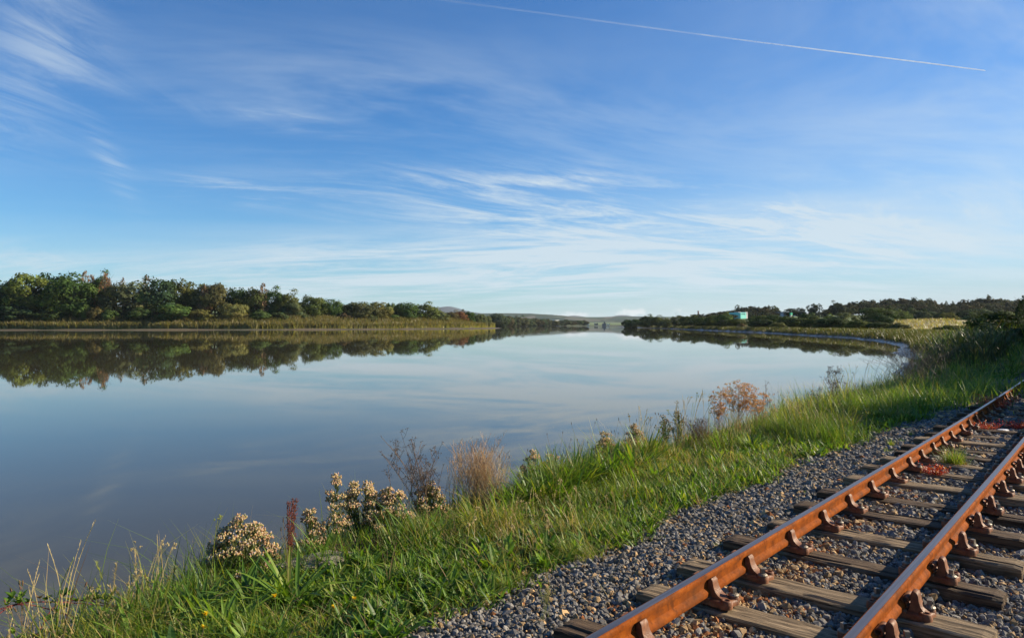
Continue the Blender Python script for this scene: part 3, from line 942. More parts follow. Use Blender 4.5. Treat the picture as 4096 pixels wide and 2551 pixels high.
r = np.random.default_rng(5)
G = Geo()
slc = np.array(SL)
for (s0, s1, dens, sz) in ((-.6, 4.0, 3000, .0185), (4.0, 8.0, 1800, .0225), (8.0, 13.5, 900, .029), (13.5, 27, 320, .042)):
    s_, v_ = ballast_pts(s0, s1, -1.9, 3.4 if s0 < 8 else 1.9, dens, r)
    xy = W(s_, v_); z_ = gz(xy[:, 0], xy[:, 1]) + r.uniform(-.012, .018, len(s_))
    px_, py_ = proj(xy[:, 0], xy[:, 1], z_)
    edge = -1.34 + .28 * (fbm(s_ * 1.3, s_ * 0, 21) - .5) * 2 + np.interp(s_, [0, 9, 14, 25], [0, 0, .45, .5])
    keep = (px_ > -60) & (px_ < 4160) & (py_ < 2640)
    over = v_ - edge
    keep &= r.random(len(s_)) < smooth(-.35, .12, over) * (1 - .0) + .0
    # nothing inside the sleepers
    ds = np.min(np.abs(s_[:, None] - slc[None]), 1)
    keep &= ~((ds < .108) & (v_ > -.40) & (v_ < 1.46))
    s_, v_, xy, z_, ds = s_[keep], v_[keep], xy[keep], z_[keep], ds[keep]
    n = len(s_)
    size = sz * np.clip(r.lognormal(-.05, .42, n), .4, 2.1)
    grey = np.array((.162, .150, .134)) * r.uniform(.45, 1.6, (n, 1))
    tan = np.array((.38, .25, .125)) * r.uniform(.6, 1.35, (n, 1)); rust = np.array((.30, .115, .04)) * r.uniform(.6, 1.3, (n, 1))
    near_rail = np.maximum(np.exp(-((v_ - VL - .16) / .20) ** 2), .7 * np.exp(-((v_ - VL + .2) / .30) ** 2)) * np.exp(-np.maximum(s_ - 3, 0) / 3.5)
    pt = .09 + .16 * fbm(s_ * .8, v_ * .8, 31) + .40 * near_rail
    pr = .01 + .20 * near_rail
    u_ = r.random(n)
    col = np.where((u_ < pt)[:, None], tan, np.where((u_ < pt + pr)[:, None], rust, grey))
    stones(G, np.c_[xy, z_], size, col, r)
obj('ballast', G, mat=M_STONE, kind='stuff', label='loose grey and tan crushed stone ballast around the track')

# ================================================================== trees of the far banks
def crown_geo(G, r, n_clump, n_leaf, base, leaf, shape='round', tone=(1, 1, 1), off=(0, 0, 0), sx=1., sz=1., spread=.30):
    """leaf clumps filling a crown of unit height and unit width; leaves are small tilted faces"""
    cen, rad = [], []
    for _ in range(n_clump):
        if shape == 'cone':
            t = r.random() ** 1.25; z_ = base + (1 - base) * t; w_ = .5 * (1 - t) ** .85 * r.uniform(.55, 1.0) + .02; a = r.uniform(0, 2 * np.pi)
            cen.append((w_ * math.cos(a), w_ * math.sin(a), z_ - .03)); rad.append(.05 + .09 * (1 - t))
        else:
            d = r.normal(size=3); d /= np.linalg.norm(d); q = r.uniform(.5, 1.0) ** .5
            rr_ = r.uniform(.10, .20) * (spread / .30)
            hz_ = (1 - base) / 2
            zc = base + hz_ + d[2] * (hz_ - rr_ * .8) * q
            ww = .5 - rr_ * .55
            if shape == 'vase': ww *= .62 + .38 * (zc - base) / (1 - base)
            if shape == 'dome': ww *= 1.0 if zc < .5 else math.sqrt(max(.05, 1 - ((zc - .5) / .56) ** 2))
            cen.append((d[0] * ww * q, d[1] * ww * q, zc)); rad.append(rr_)
    if shape != 'cone':
        for _ in range(n_clump // 3):          # inner mass
            d = r.normal(size=3) * .16; cen.append((d[0], d[1], base + (1 - base) * (.46 + d[2]))); rad.append(r.uniform(.16, .24) * (spread / .30))
        n_clump = len(cen)
    cen = np.array(cen); rad = np.array(rad)
    idx = r.choice(n_clump, n_leaf, p=rad ** 2 / (rad ** 2).sum())
    d = r.normal(size=(n_leaf, 3)); d /= np.linalg.norm(d, axis=1)[:, None]
    oc = cen[idx] - np.array([0, 0, base + (1 - base) * .45]); oc /= np.linalg.norm(oc, axis=1)[:, None] + 1e-6
    d = d + oc * .55; d /= np.linalg.norm(d, axis=1)[:, None]
    rr_ = rad[idx] * r.uniform(.55, 1.08, n_leaf)
    asp = np.array([1, 1, .86])
    p = cen[idx] + d * rr_[:, None] * asp
    p[:, 2] = np.maximum(p[:, 2], base * .5)
    nrm = d + r.normal(size=(n_leaf, 3)) * .36; nrm /= np.linalg.norm(nrm, axis=1)[:, None]
    t1 = np.cross(nrm, r.normal(size=(n_leaf, 3))); t1 /= np.linalg.norm(t1, axis=1)[:, None] + 1e-6; t2 = np.cross(nrm, t1)
    sz_ = leaf * r.uniform(.55, 1.35, n_leaf)[:, None]
    if shape == 'cone': t1 = t1 * .5 + np.array([0, 0, -.35]); sz_ = sz_ * 1.2
    V = np.stack([p - t1 * sz_, p - t2 * sz_ * .62, p + t1 * sz_, p + t2 * sz_ * .62], 1)
    V = V * np.array([sx, sx, sz]) + np.array(off)
    ct = np.clip(1 + .15 * r.normal(size=n_clump), .6, 1.5); hue = r.normal(size=n_clump) * .06
    c = np.ones((n_leaf, 3)) * (ct[idx] * np.clip(1 + .15 * r.normal(size=n_leaf), .5, 1.5))[:, None]
    c[:, 0] *= 1 + hue[idx]; c[:, 2] *= 1 - hue[idx] * .5
    c = c * np.array(tone)
    G.add(V.reshape(-1, 3), np.arange(n_leaf * 4).reshape(-1, 4), None, np.repeat(np.clip(c, 0, 2.5), 4, 0))
    sn = d * .8 + oc * .35 + nrm * .35; sn /= np.linalg.norm(sn, axis=1)[:, None]
    return np.repeat(sn, 4, 0)


def soft_normals(me, nn):
    me.polygons.foreach_set('use_smooth', np.ones(len(me.polygons), bool))
    me.normals_split_custom_set_from_vertices(nn.astype(np.float32).tolist())


def trunk_geo(G, r, top, base, limbs=6, rad=.018):
    pts = [(0, 0, -.02), (r.normal() * .008, r.normal() * .008, top * .35), (r.normal() * .02, r.normal() * .02, top * .7), (r.normal() * .03, r.normal() * .03, top)]
    tube(G, pts, rad * 1.25, rad * .3, 7)
    for k_ in range(limbs):
        z_ = r.uniform(base * .8 + .05, top * .8); a = r.uniform(0, 2 * np.pi); l = r.uniform(.18, .36)
        s_ = np.array([0, 0, z_]); e = s_ + np.array([math.cos(a) * l, math.sin(a) * l, r.uniform(.08, .22)])
        m_ = (s_ + e) / 2 + np.array([0, 0, -.02 + r.normal() * .02])
        tube(G, [s_, m_, e], rad * .5, rad * .14, 5)


TREES = {}


def variant(key, seed, n_clump, n_leaf, base, leaf, shape, top=.8, limbs=7, spread=.30, rad=.018):
    r = np.random.default_rng(seed)
    G = Geo(); nn = crown_geo(G, r, n_clump, n_leaf, base, leaf, shape, spread=spread); cm = G.mesh('crown_' + key); cm.materials.append(M_LEAF)
    if shape != 'cone': soft_normals(cm, nn)
    G = Geo(); trunk_geo(G, r, top, base, limbs, rad); tm = G.mesh('trunk_' + key); tm.materials.append(M_BARK)
    TREES.setdefault(key.split('_')[0], []).append((cm, tm))


for k_ in range(5): variant(f'broad_{k_}', 100 + k_, 60, 6500, .03, .027, 'round')
for k_ in range(3): variant(f'dome_{k_}', 140 + k_, 54, 6000, .02, .027, 'dome')
for k_ in range(3): variant(f'willow_{k_}', 160 + k_, 46, 5400, .0, .026, 'round', spread=.26)
for k_ in range(3): variant(f'conifer_{k_}', 180 + k_, 120, 3800, .05, .024, 'cone', 1.0, 26, rad=.014)
for k_ in range(3): variant(f'open_{k_}', 200 + k_, 40, 4600, .08, .025, 'vase', .85, 12, spread=.22)
for k_ in range(3): variant(f'bush_{k_}', 220 + k_, 40, 4200, .0, .036, 'dome', .55, 6, spread=.28)
_tc = {}


def tree(name, kind, x, y, h, w, col, label, cat='tree', group=None, rot=None, z=None, sink=.0):
    i = _tc.get(kind, 0); _tc[kind] = i + 1
    cm, tm = TREES[kind][i % len(TREES[kind])]
    z = float(gz(x, y)[0]) if z is None else z
    root = obj(name, None, loc=(x, y, z - sink), label=label, cat=cat, group=group, scale=(w, w, h), rotz=(i * 2.39996 if rot is None else rot))
    obj('crown', cm, root, color=tuple(min(.5, c_ * TONE) for c_ in col)); obj('trunk', tm, root)
    return root


def px_tree(px, top, wpx, dist, kind, col, label, name='broadleaf_tree', cat='tree', group=None, wk=1.0):
    """a tree standing at a given distance whose crown reaches a given row of the photograph"""
    y = dist; x = (px - 2048) / FPX * dist * 1.0
    z = float(gz(x, y)[0])
    h = CZ + (1297 - top) / FPX * dist - z
    return tree(name, kind, x, y, max(h, 1.0), wpx / FPX * dist * wk * (1.32 if kind != 'conifer' else 1.9), col, label, cat, group, z=z)


DK, MG, OL, YG, GG, BR, BL = (.030, .055, .015), (.044, .075, .018), (.064, .072, .020), (.088, .112, .026), (.085, .100, .045), (.135, .088, .046), (.038, .064, .028)
TONE = 1.32   # leaf reflectance against the noted tints


def ldist(px):
    """distance of the wooded left bank along a photograph column"""
    return float(np.interp(px, [-200, 0, 500, 1024, 1400, 1700, 1900, 2030], [372, 372, 378, 392, 418, 455, 495, 540]))


gl = 'trees of the wooded far bank on the left'
left_trees = [
    (20, 1112, 110, 6, 'broad', DK, 'dark tree cut by the left picture edge on the wooded bank'),
    (105, 1088, 175, 2, 'open', (.095, .120, .026), 'tall open-crowned yellow-green tree near the left picture edge'),
    (215, 1087, 135, 14, 'broad', DK, 'dark green treetop just behind the tall yellow-green tree on the left'),
    (290, 1108, 175, 0, 'broad', MG, 'broad green tree between the yellow-green tree and the brown conifers'),
    (337, 1080, 58, 12, 'conifer', (.175, .115, .070), 'tallest brown conifer of the pair above the left wood', 'brown_conifer'),
    (364, 1098, 48, 14, 'conifer', (.17, .10, .052), 'lower brown conifer leaning against its taller twin in the left wood', 'brown_conifer'),
    (388, 1098, 80, 16, 'broad', DK, 'narrow dark green crown between two groups of brown conifers'),
    (419, 1090, 66, 8, 'conifer', (.165, .095, .05), 'bushy brown conifer to the right of the narrow dark crown', 'brown_conifer'),
    (510, 1126, 165, 2, 'dome', (.072, .082, .036), 'wide grey-green domed tree below the small bare conifer tip'),
    (489, 1108, 42, 16, 'conifer', (.18, .13, .09), 'small bare conifer tip showing above the wide grey-green dome', 'brown_conifer'),
    (584, 1100, 62, 10, 'conifer', (.20, .15, .10), 'pale dead-looking conifer standing alone in a gap of the left wood', 'brown_conifer'),
    (640, 1112, 130, 4, 'broad', BL, 'rounded blue-green tree just right of the pale dead-looking conifer'),
    (722, 1114, 110, 9, 'open', OL, 'olive tree with sky showing through its crown in the left wood'),
    (795, 1128, 110, 12, 'broad', OL, 'olive-brown tree left of the half-hidden brown conifer'),
    (860, 1132, 140, 8, 'dome', (.075, .072, .028), 'wide olive-brown dome right of the half-hidden brown conifer'),
    (816, 1136, 42, 2, 'conifer', (.18, .115, .065), 'brown conifer half hidden among olive domes of the left wood', 'brown_conifer'),
    (945, 1147, 85, 10, 'broad', DK, 'dark tree rising behind the pale willow bush of the left bank'),
    (1003, 1150, 100, 6, 'dome', OL, 'olive domed tree between the dark tree and the last tall brown conifer'),
    (1051, 1130, 55, 4, 'conifer', (.16, .105, .062), 'last tall brown conifer, at the right end of the dense wood', 'brown_conifer'),
    (1098, 1157, 85, 4, 'broad', MG, 'green tree directly right of the last tall brown conifer'),
    (1142, 1171, 85, 2, 'broad', OL, 'olive tree at the stepped-down end of the dense wood'),
    (1168, 1203, 80, -2, 'willow', GG, 'grey-green tree at the foot of the end of the dense wood'),
    (1253, 1187, 105, 2, 'broad', (.072, .090, .024), 'big olive-green half of the twin domes standing apart from the wood'),
    (1325, 1194, 85, 4, 'broad', MG, 'brighter green half of the twin domes standing apart from the wood'),
    (1375, 1251, 42, -4, 'bush', (.085, .062, .030), 'small brown bush in the gap after the twin domes'),
    (1432, 1207, 115, 2, 'broad', (.060, .066, .028), 'dark olive tree right after the gap beside the twin domes'),
    (1513, 1210, 92, 0, 'willow', (.125, .120, .038), 'pale yellow-olive rounded tree in the thinner row on the left bank'),
    (1564, 1206, 46, 4, 'open', (.075, .105, .034), 'slender upright green tree between two rounded ones in the thinner row'),
    (1627, 1212, 102, 0, 'dome', MG, 'full rounded green tree right of the slender upright one'),
    (1702, 1216, 92, 2, 'broad', (.078, .095, .026), 'last big rounded tree of the row, below the blue peak'),
    (1762, 1247, 58, -4, 'willow', GG, 'grey willow right of the last big rounded tree'),
    (1802, 1249, 56, 2, 'broad', (.085, .070, .030), 'brownish tree in the low end of the left tree row'),
    (1836, 1248, 52, 0, 'dome', (.13, .062, .030), 'reddish-brown autumn tree in the low end of the left tree row'),
    (1853, 1236, 34, 4, 'conifer', (.10, .075, .035), 'small conifer poking up behind the reddish-brown tree', 'brown_conifer'),
    (1878, 1250, 50, 0, 'broad', MG, 'small green tree right of the reddish-brown autumn tree'),
    (1907, 1255, 42, -3, 'willow', GG, 'pale round willow, third from the tip of the left bank'),
    (1931, 1260, 32, -3, 'willow', (.095, .108, .052), 'small pale willow, second from the tip of the left bank'),
    (1951, 1266, 26, -3, 'willow', (.10, .11, .05), 'smallest pale willow at the tip of the left bank'),
    # understorey along the reed edge
    (60, 1216, 130, -8, 'bush', (.036, .058, .022), 'low dark boughs at the foot of the tall yellow-green tree', 'shrub'),
    (205, 1226, 95, -8, 'bush', (.05, .07, .02), 'dark low shrub under the wood, between reeds and the broad green tree', 'shrub'),
    (335, 1210, 62, -8, 'bush', (.085, .125, .03), 'bright green shrub below the pair of brown conifers', 'shrub'),
    (383, 1224, 56, -9, 'bush', (.085, .068, .024), 'olive-brown shrub below the narrow dark crown', 'shrub'),
    (440, 1236, 62, -9, 'bush', (.055, .085, .024), 'small green shrub at the reed edge left of the grey-green dome', 'shrub'),
    (560, 1232, 85, -9, 'bush', (.046, .072, .022), 'dark shrub below the pale dead-looking conifer', 'shrub'),
    (690, 1214, 130, -8, 'bush', (.058, .092, .022), 'wide bright green shrub below the rounded blue-green tree', 'shrub'),
    (805, 1234, 82, -9, 'bush', (.105, .100, .028), 'yellowish shrub right of the wide bright green one', 'shrub'),
    (935, 1210, 92, -6, 'willow', (.145, .140, .048), 'pale yellow willow bush leaning over the reeds of the left bank', 'shrub'),
    (1040, 1240, 70, -8, 'bush', (.055, .085, .026), 'green shrub at the foot of the last tall brown conifer', 'shrub'),
    (1110, 1246, 66, -8, 'bush', (.045, .062, .024), 'dark shrub left of the grey-green tree at the end of the wood', 'shrub'),
    (1220, 1256, 44, -6, 'bush', (.05, .07, .03), 'small shrub closing the gap before the twin domes', 'shrub'),
    (1480, 1258, 50, -6, 'bush', (.06, .075, .03), 'small shrub below the pale yellow-olive tree', 'shrub'),
    (1575, 1256, 50, -6, 'bush', (.08, .11, .03), 'light green shrub below the slender upright tree', 'shrub'),
]
for t in left_trees:
    nm = t[7] if len(t) > 7 else 'broadleaf_tree'
    px_tree(t[0], t[1] - (5 if t[4] in ('broad', 'dome', 'willow', 'open') else 0), t[2], ldist(t[0]) + t[3], t[4], t[5], t[6], nm, 'conifer' if 'conifer' in nm else ('shrub' if nm == 'shrub' else 'tree'), gl)

# trees on the rise behind the gaps of the left bank
for px, top, w_, lab in ((1188, 1203, 26, 'distant tree seen through the gap left of the twin domes'), (1212, 1206, 24, 'second distant tree in the gap left of the twin domes'),
                         (1366, 1219, 24, 'distant tree seen through the gap right of the twin domes'), (1388, 1217, 26, 'second distant tree in the gap right of the twin domes'), (1540, 1216, 30, 'distant tree behind the slender upright tree')):
    px_tree(px, top, w_ * 1.5, 800, 'broad', (.045, .058, .036), lab, group='distant trees behind the left bank')

# far shore beyond the tip
far = [(1985, 1252, 62, 'broad'), (2008, 1262, 40, 'dome'), (2030, 1263, 34, 'broad'), (2047, 1268, 26, 'dome'), (2058, 1269, 30, 'broad'), (2082, 1268, 42, 'broad'), (2104, 1273, 30, 'dome'), (2120, 1275, 30, 'broad'),
       (2148, 1274, 40, 'dome'), (2166, 1275, 30, 'broad'), (2186, 1275, 26, 'broad'), (2212, 1283, 30, 'dome'), (2236, 1284, 30, 'bush'), (2262, 1282, 32, 'bush'), (2288, 1284, 30, 'bush'), (2312, 1283, 28, 'bush'), (2335, 1284, 26, 'bush')]
fo = ['first', 'second', 'third', 'fourth', 'fifth', 'sixth', 'seventh', 'eighth', 'ninth', 'tenth', 'eleventh', 'twelfth', 'thirteenth', 'fourteenth', 'fifteenth', 'sixteenth', 'seventeenth']
for i, (px, top, w_, kd) in enumerate(far):
    d_ = float(np.interp(px, [1985, 2110, 2340], [860, 1130, 1290]))
    px_tree(px, top - 3, w_ * 1.35, d_, kd, (.040 + .010 * (i % 3), .055 + .008 * (i % 2), .030), f'{fo[i]} tree of the dark far-shore row, counting right from the reed tip', group='dark far-shore tree row')

# right bank scrub and trees
gr = 'trees and scrub of the right bank'


def rdist(px):
    return float(np.interp(px, [2440, 2600, 2760, 3072, 3300, 3450, 3600], [640, 520, 400, 262, 200, 180, 172]))


DR, OR, PR = (.040, .062, .020), (.062, .076, .024), (.090, .105, .045)
right_trees = [
    (2510, 1280, 34, 8, 'bush', DR, 'first low bush at the point of the right bank'),
    (2546, 1279, 60, 14, 'dome', DR, 'low dark clump behind the point of the right bank'),
    (2590, 1264, 50, 22, 'broad', DR, 'dark rounded tree, first to stand out on the right bank point'),
    (2638, 1268, 58, 18, 'broad', OR, 'olive tree right of the first rounded tree on the point'),
    (2668, 1278, 54, 8, 'willow', PR, 'pale low willow in front of the olive tree on the point'),
    (2712, 1264, 52, 16, 'willow', (.075, .082, .038), 'grey-olive tree below the thin mast'),
    (2750, 1267, 52, 18, 'broad', OR, 'small olive tree right of the thin mast'),
    (2772, 1260, 34, 24, 'open', OR, 'slim feathery tree left of the stone chimney'),
    (2812, 1269, 80, 12, 'broad', DR, 'dark tree below the stone chimney'),
    (2864, 1262, 62, 14, 'broad', (.066, .086, .024), 'green-topped tree midway to the turquoise building'),
    (2898, 1256, 56, 18, 'broad', (.060, .090, .024), 'tallest green tree left of the turquoise building'),
    (2950, 1275, 60, 10, 'dome', OR, 'olive tree in front of the turquoise building'),
    (2905, 1280, 70, 0, 'bush', (.036, .05, .02), 'dark waterside bush left of the brown shrub'),
    (2966, 1297, 26, -2, 'bush', (.15, .11, .055), 'small pale brown shrub at the water edge below the turquoise building'),
    (3022, 1268, 50, 12, 'broad', DR, 'dark tree right of the turquoise building'),
    (3052, 1262, 60, 16, 'broad', OR, 'olive tree between the turquoise building and the pale shrub'),
    (3092, 1262, 72, 16, 'dome', DR, 'wide dark tree left of the green sign tower'),
    (3110, 1290, 46, 2, 'willow', (.105, .11, .045), 'pale shrub at the reed edge left of the green sign tower'),
    (3148, 1262, 48, 22, 'broad', DR, 'round dark tree at the foot of the green sign tower'),
    (3060, 1280, 70, 0, 'bush', (.04, .055, .022), 'low dark scrub along the reeds below the olive tree'),
    (3195, 1272, 80, 8, 'bush', (.05, .066, .022), 'low scrub right of the green sign tower'),
    (3232, 1251, 54, 26, 'broad', (.036, .055, .022), 'dark tree in front of the long low building'),
    (3262, 1272, 78, 6, 'bush', (.055, .072, .022), 'scrub below the long low building'),
    (3318, 1262, 46, 18, 'broad', (.095, .125, .026), 'small bright yellow-green tree right of the long low building'),
    (3300, 1276, 80, 4, 'bush', (.045, .062, .022), 'dark scrub under the bright yellow-green tree'),
    (3374, 1251, 72, 14, 'willow', (.085, .10, .05), 'tall pale willow standing up from the scrub'),
    (3350, 1275, 60, 4, 'bush', (.042, .058, .022), 'dark bush at the foot of the tall pale willow'),
    (3434, 1283, 72, 2, 'bush', (.075, .092, .026), 'rounded olive bush right of the tall pale willow'),
    (3482, 1279, 64, 10, 'bush', (.038, .052, .022), 'dark bush left of the golden meadow'),
    (3537, 1260, 50, 12, 'broad', (.040, .062, .028), 'dark upright tree at the corner of the golden meadow'),
    (3520, 1290, 70, 2, 'bush', (.045, .06, .024), 'low bush below the dark upright tree'),
    (3590, 1296, 70, -12, 'bush', (.07, .08, .03), 'low grey-green bush at the near edge of the meadow'),
]
for t in right_trees:
    px_tree(t[0], t[1] - 4, t[2] * 1.12, rdist(t[0]) + t[3], t[4], t[5], t[6], 'shrub' if t[4] == 'bush' else 'broadleaf_tree', 'shrub' if t[4] == 'bush' else 'tree', gr)
gm_ = 'trees behind the golden meadow'
mid_trees = [
    (3500, 1230, 105, 275, 'broad', (.046, .066, .022), 'big dark green tree left of the golden meadow'),
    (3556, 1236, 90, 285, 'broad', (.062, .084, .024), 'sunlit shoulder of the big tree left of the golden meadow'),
    (3612, 1246, 46, 290, 'broad', (.075, .10, .03), 'small green tree at the back left corner of the meadow'),
    (3650, 1240, 66, 330, 'broad', (.044, .062, .030), 'first tree of the row behind the meadow'),
    (3690, 1246, 52, 325, 'dome', (.048, .062, .032), 'second tree of the row behind the meadow'),
    (3728, 1244, 60, 330, 'broad', (.042, .058, .030), 'third tree of the row behind the meadow'),
    (3762, 1250, 52, 318, 'dome', (.05, .064, .03), 'fourth tree of the row behind the meadow'),
    (3790, 1252, 50, 300, 'broad', (.088, .088, .028), 'olive tree at the end of the row behind the meadow'),
    (3862, 1240, 60, 320, 'broad', (.036, .05, .028), 'dark tree below the hillside field'),
    (3912, 1234, 92, 320, 'broad', (.042, .058, .028), 'wide dark tree right below the hillside field'),
    (3900, 1256, 56, 280, 'broad', (.070, .092, .034), 'lighter green tree in front of the wide dark tree'),
    (3990, 1236, 60, 330, 'dome', (.046, .05, .03), 'grey-brown tree right of the hillside field'),
]
for t in mid_trees: px_tree(t[0], t[1] - 4, t[2] * 1.15, t[3], t[4], t[5], t[6], 'broadleaf_tree', 'tree', gm_)
# bushes on the meadow and the trees near the track
gn = 'bushes between the meadow and the track'
px_tree(3800, 1298, 90, 120, 'bush', (.085, .085, .026), 'low olive bush in front of the golden meadow', 'shrub', 'shrub', gn)
px_tree(3836, 1302, 60, 118, 'bush', (.10, .095, .03), 'small yellowish bush between two larger ones before the meadow', 'shrub', 'shrub', gn)
px_tree(3908, 1290, 92, 105, 'bush', (.135, .125, .030), 'round yellow-olive bush at the right end of the meadow', 'shrub', 'shrub', gn)
px_tree(4015, 1240, 200, 82, 'dome', (.040, .056, .016), 'large dark shrub with sunlit top at the right picture edge', 'shrub', 'shrub', gn)
px_tree(4035, 1276, 190, 66, 'bush', (.040, .050, .018), 'dense shrub in front of the large sunlit-topped one', 'shrub', 'shrub', gn)
px_tree(4100, 1180, 74, 60, 'conifer', (.026, .040, .020), 'dark conifer cut by the right picture edge', 'dark_conifer', 'conifer', gn)
px_tree(4080, 1304, 130, 50, 'bush', (.034, .046, .016), 'bramble thicket beside the track at the right picture edge', 'shrub', 'shrub', gn)

# hillside woodland on the right: one mass of crowns, in front of it a few trees that stand clear
r = np.random.default_rng(77)
G = Geo()
wood = []; WN = []
for px in np.arange(2760, 4130, 17.):
    for row in range(3):
        d_ = 560 + row * 55 + r.uniform(-20, 20)
        crest = np.interp(px, [2740, 2790, 2840, 2925, 2960, 3030, 3100, 3135, 3210, 3300, 3340, 3390, 3450, 3560, 3620, 3690, 3740, 3790, 3860, 3900, 3960, 4020, 4130],
                          [1272, 1256, 1252, 1236, 1226, 1221, 1222, 1250, 1262, 1240, 1226, 1208, 1202, 1194, 1200, 1193, 1204, 1212, 1206, 1196, 1194, 1194, 1192])
        wood.append((px + r.uniform(-8, 8), crest + (2 - row) * r.uniform(8, 17) + r.uniform(-4, 5), d_))
for px, top, d_ in wood:
    if 3110 < px < 3280:
        if top < 1250: continue
        d_ += 110
    if 2925 < px < 3025: d_ += 125
    if 3815 < px < 4010 and 1216 < top: continue
    x = (px - 2048) / FPX * d_; z_ = float(gz(x, d_)[0])
    h = CZ + (1297 - top) / FPX * d_ - z_
    if h < 3: continue
    w_ = r.uniform(46, 80) / FPX * d_
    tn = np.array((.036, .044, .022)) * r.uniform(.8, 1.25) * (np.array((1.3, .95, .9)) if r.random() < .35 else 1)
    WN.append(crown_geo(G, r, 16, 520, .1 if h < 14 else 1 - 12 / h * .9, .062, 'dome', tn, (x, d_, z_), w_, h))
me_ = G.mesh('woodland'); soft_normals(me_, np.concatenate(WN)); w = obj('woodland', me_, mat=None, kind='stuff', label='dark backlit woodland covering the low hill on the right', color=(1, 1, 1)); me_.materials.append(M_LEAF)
gh = 'trees standing clear on the right hill'
for px, top, w_, kd, lab in ((3250, 1212, 36, 'open', 'tall dark tree at the left end of the hilltop wood'), (3277, 1213, 30, 'conifer', 'second tall dark tree at the left end of the hilltop wood'), (3330, 1214, 24, 'open', 'thin tree before the lollipop-shaped one on the hill'),
                             (3350, 1206, 38, 'broad', 'lollipop-shaped tree standing clear of the hilltop wood'), (3160, 1231, 42, 'open', 'left lone tree above the long low building'), (3194, 1229, 46, 'open', 'right lone tree above the long low building'),
                             (3727, 1195, 16, 'conifer', 'slim conifer tip breaking the skyline of the hill'), (3786, 1202, 18, 'conifer', 'left of two small conifers on the hill skyline'), (3812, 1203, 18, 'conifer', 'right of two small conifers on the hill skyline')):
    px_tree(px, top, w_ * 1.15, 540, kd, (.036, .044, .026), lab, 'broadleaf_tree' if kd != 'conifer' else 'dark_conifer', 'tree', gh)

# trees outside the picture to the right, whose shade falls across the far end of the track
gs_ = 'lineside trees right of the track'
for i, (s_, v_, h, w_) in enumerate(((24, 7.5, 7.2, 5.5), (30.5, 7.0, 8.0, 6.0), (38, 6.8, 9.0, 7.5), (46, 6.8, 9.0, 8.0), (55, 7.0, 10.0, 8.0), (64, 7.0, 10.0, 9.0))):
    x, y = W(s_, v_)
    tree('lineside_tree', 'broad', float(x), float(y), h, w_, (.05, .08, .024), f'{fo[i]} lineside tree right of the track, shading its far end', 'tree', gs_)

# ------------------------------------------------------------------ reeds
r = np.random.default_rng(21)


def along(P, n, r):
    P = np.asarray(P, float); d = np.hypot(*np.diff(P, axis=0).T); c = np.r_[0, np.cumsum(d)]
    u_ = r.uniform(0, c[-1], n)
    return np.c_[np.interp(u_, c, P[:, 0]), np.interp(u_, c, P[:, 1])], u_


def normal_at(P, pts, side):
    P = np.asarray(P, float); best = None
    d = np.diff(P, axis=0); L_ = np.hypot(*d.T); nn = np.c_[-d[:, 1], d[:, 0]] / L_[:, None]
    mid = (P[:-1] + P[1:]) / 2
    k_ = np.argmin(((pts[:, None] - mid[None]) ** 2).sum(-1), 1)
    return nn[k_] * side


G = Geo()
LSV = LS[:9]
n = 46000
p, u_ = along(LSV[::1], n, r)
off = 8.0 + 18 * r.random(n) ** 1.6 + 2.2 * (fbm(u_ * .05, u_ * 0, 3) - .5)
nn = normal_at(LSV, p, -1)
q = p + nn * off[:, None]
z_, dl_, *_ = terrain(q[:, 0], q[:, 1], True)
ok = (dl_ > 7.0 + 3.0 * fbm(q[:, 0] * .09, q[:, 1] * .09, 8)) & (dl_ < 30) & (fbm(q[:, 0] * .16, q[:, 1] * .16, 15) > .30)
q, z_, dl_ = q[ok], z_[ok], dl_[ok]; n = len(q)
hgt = (3.6 + 1.4 * smooth(9, 16, dl_)) * r.uniform(.72, 1.12, n) * (.85 + .3 * fbm(q[:, 0] * .12, q[:, 1] * .12, 44))
pale = np.array((.36, .31, .12)); grn = np.array((.155, .175, .055)); brn = np.array((.20, .145, .075))
k_ = r.random((n, 1)); lowf = np.exp(-np.maximum(dl_ - 10, 0) / 2.2)[:, None]
c0 = (pale * k_ + grn * (1 - k_)) * (1 - lowf * .0); c0 = c0 * (1 + lowf * .35)
c1 = grn * .8 * (1 - k_) + brn * 1.2 * k_
ribbons(G, np.c_[q, z_ - .1], hgt, r.uniform(0, 6.28, n), r.uniform(0, .22, n), r.uniform(.05, .35, n), r.uniform(.16, .38, n), jit(c0.mean(0), .25, n, r) * .35 + c0 * .65, c1, (1, .9, .5))
obj('reeds', G, mat=M_GRASS, kind='stuff', label='belt of olive-brown reeds along the muddy left bank')

G = Geo()
RSV = np.array([W(26, -6.4), W(37, -6.4), (21.5, 41.5), (31.1, 57.6), (45.5, 84.), (59.3, 112.7), (70.4, 149.4), (83.7, 234.6), (98., 431.3), (110., 700.)], float)
n = 60000
d = np.hypot(*np.diff(RSV, axis=0).T)
wgt = np.interp((RSV[:-1, 1] + RSV[1:, 1]) / 2, [30, 60, 120, 250, 600], [5, 4.5, 3.2, 1.6, .8]); c_ = np.r_[0, np.cumsum(d * wgt)]
u_ = r.uniform(0, c_[-1], n); p = np.c_[np.interp(u_, c_, RSV[:, 0]), np.interp(u_, c_, RSV[:, 1])]
nn = normal_at(RSV, p, -1)
off = r.uniform(.3, 15, n); q = p + nn * off[:, None]
z_, dl_, s_, v_, mw, kn = terrain(q[:, 0], q[:, 1], True)
lim = np.where(s_ < 34, np.interp(s_, [26, 34], [3.3, 4.0]), 14)
ok = (dl_ > mw * .9 + .4 * fbm(q[:, 0] * .3, q[:, 1] * .3, 8)) & (dl_ < np.minimum(mw + 10, lim + 2)) & (v_ < -2.0) & (fbm(q[:, 0] * .22, q[:, 1] * .22, 15) > .28)
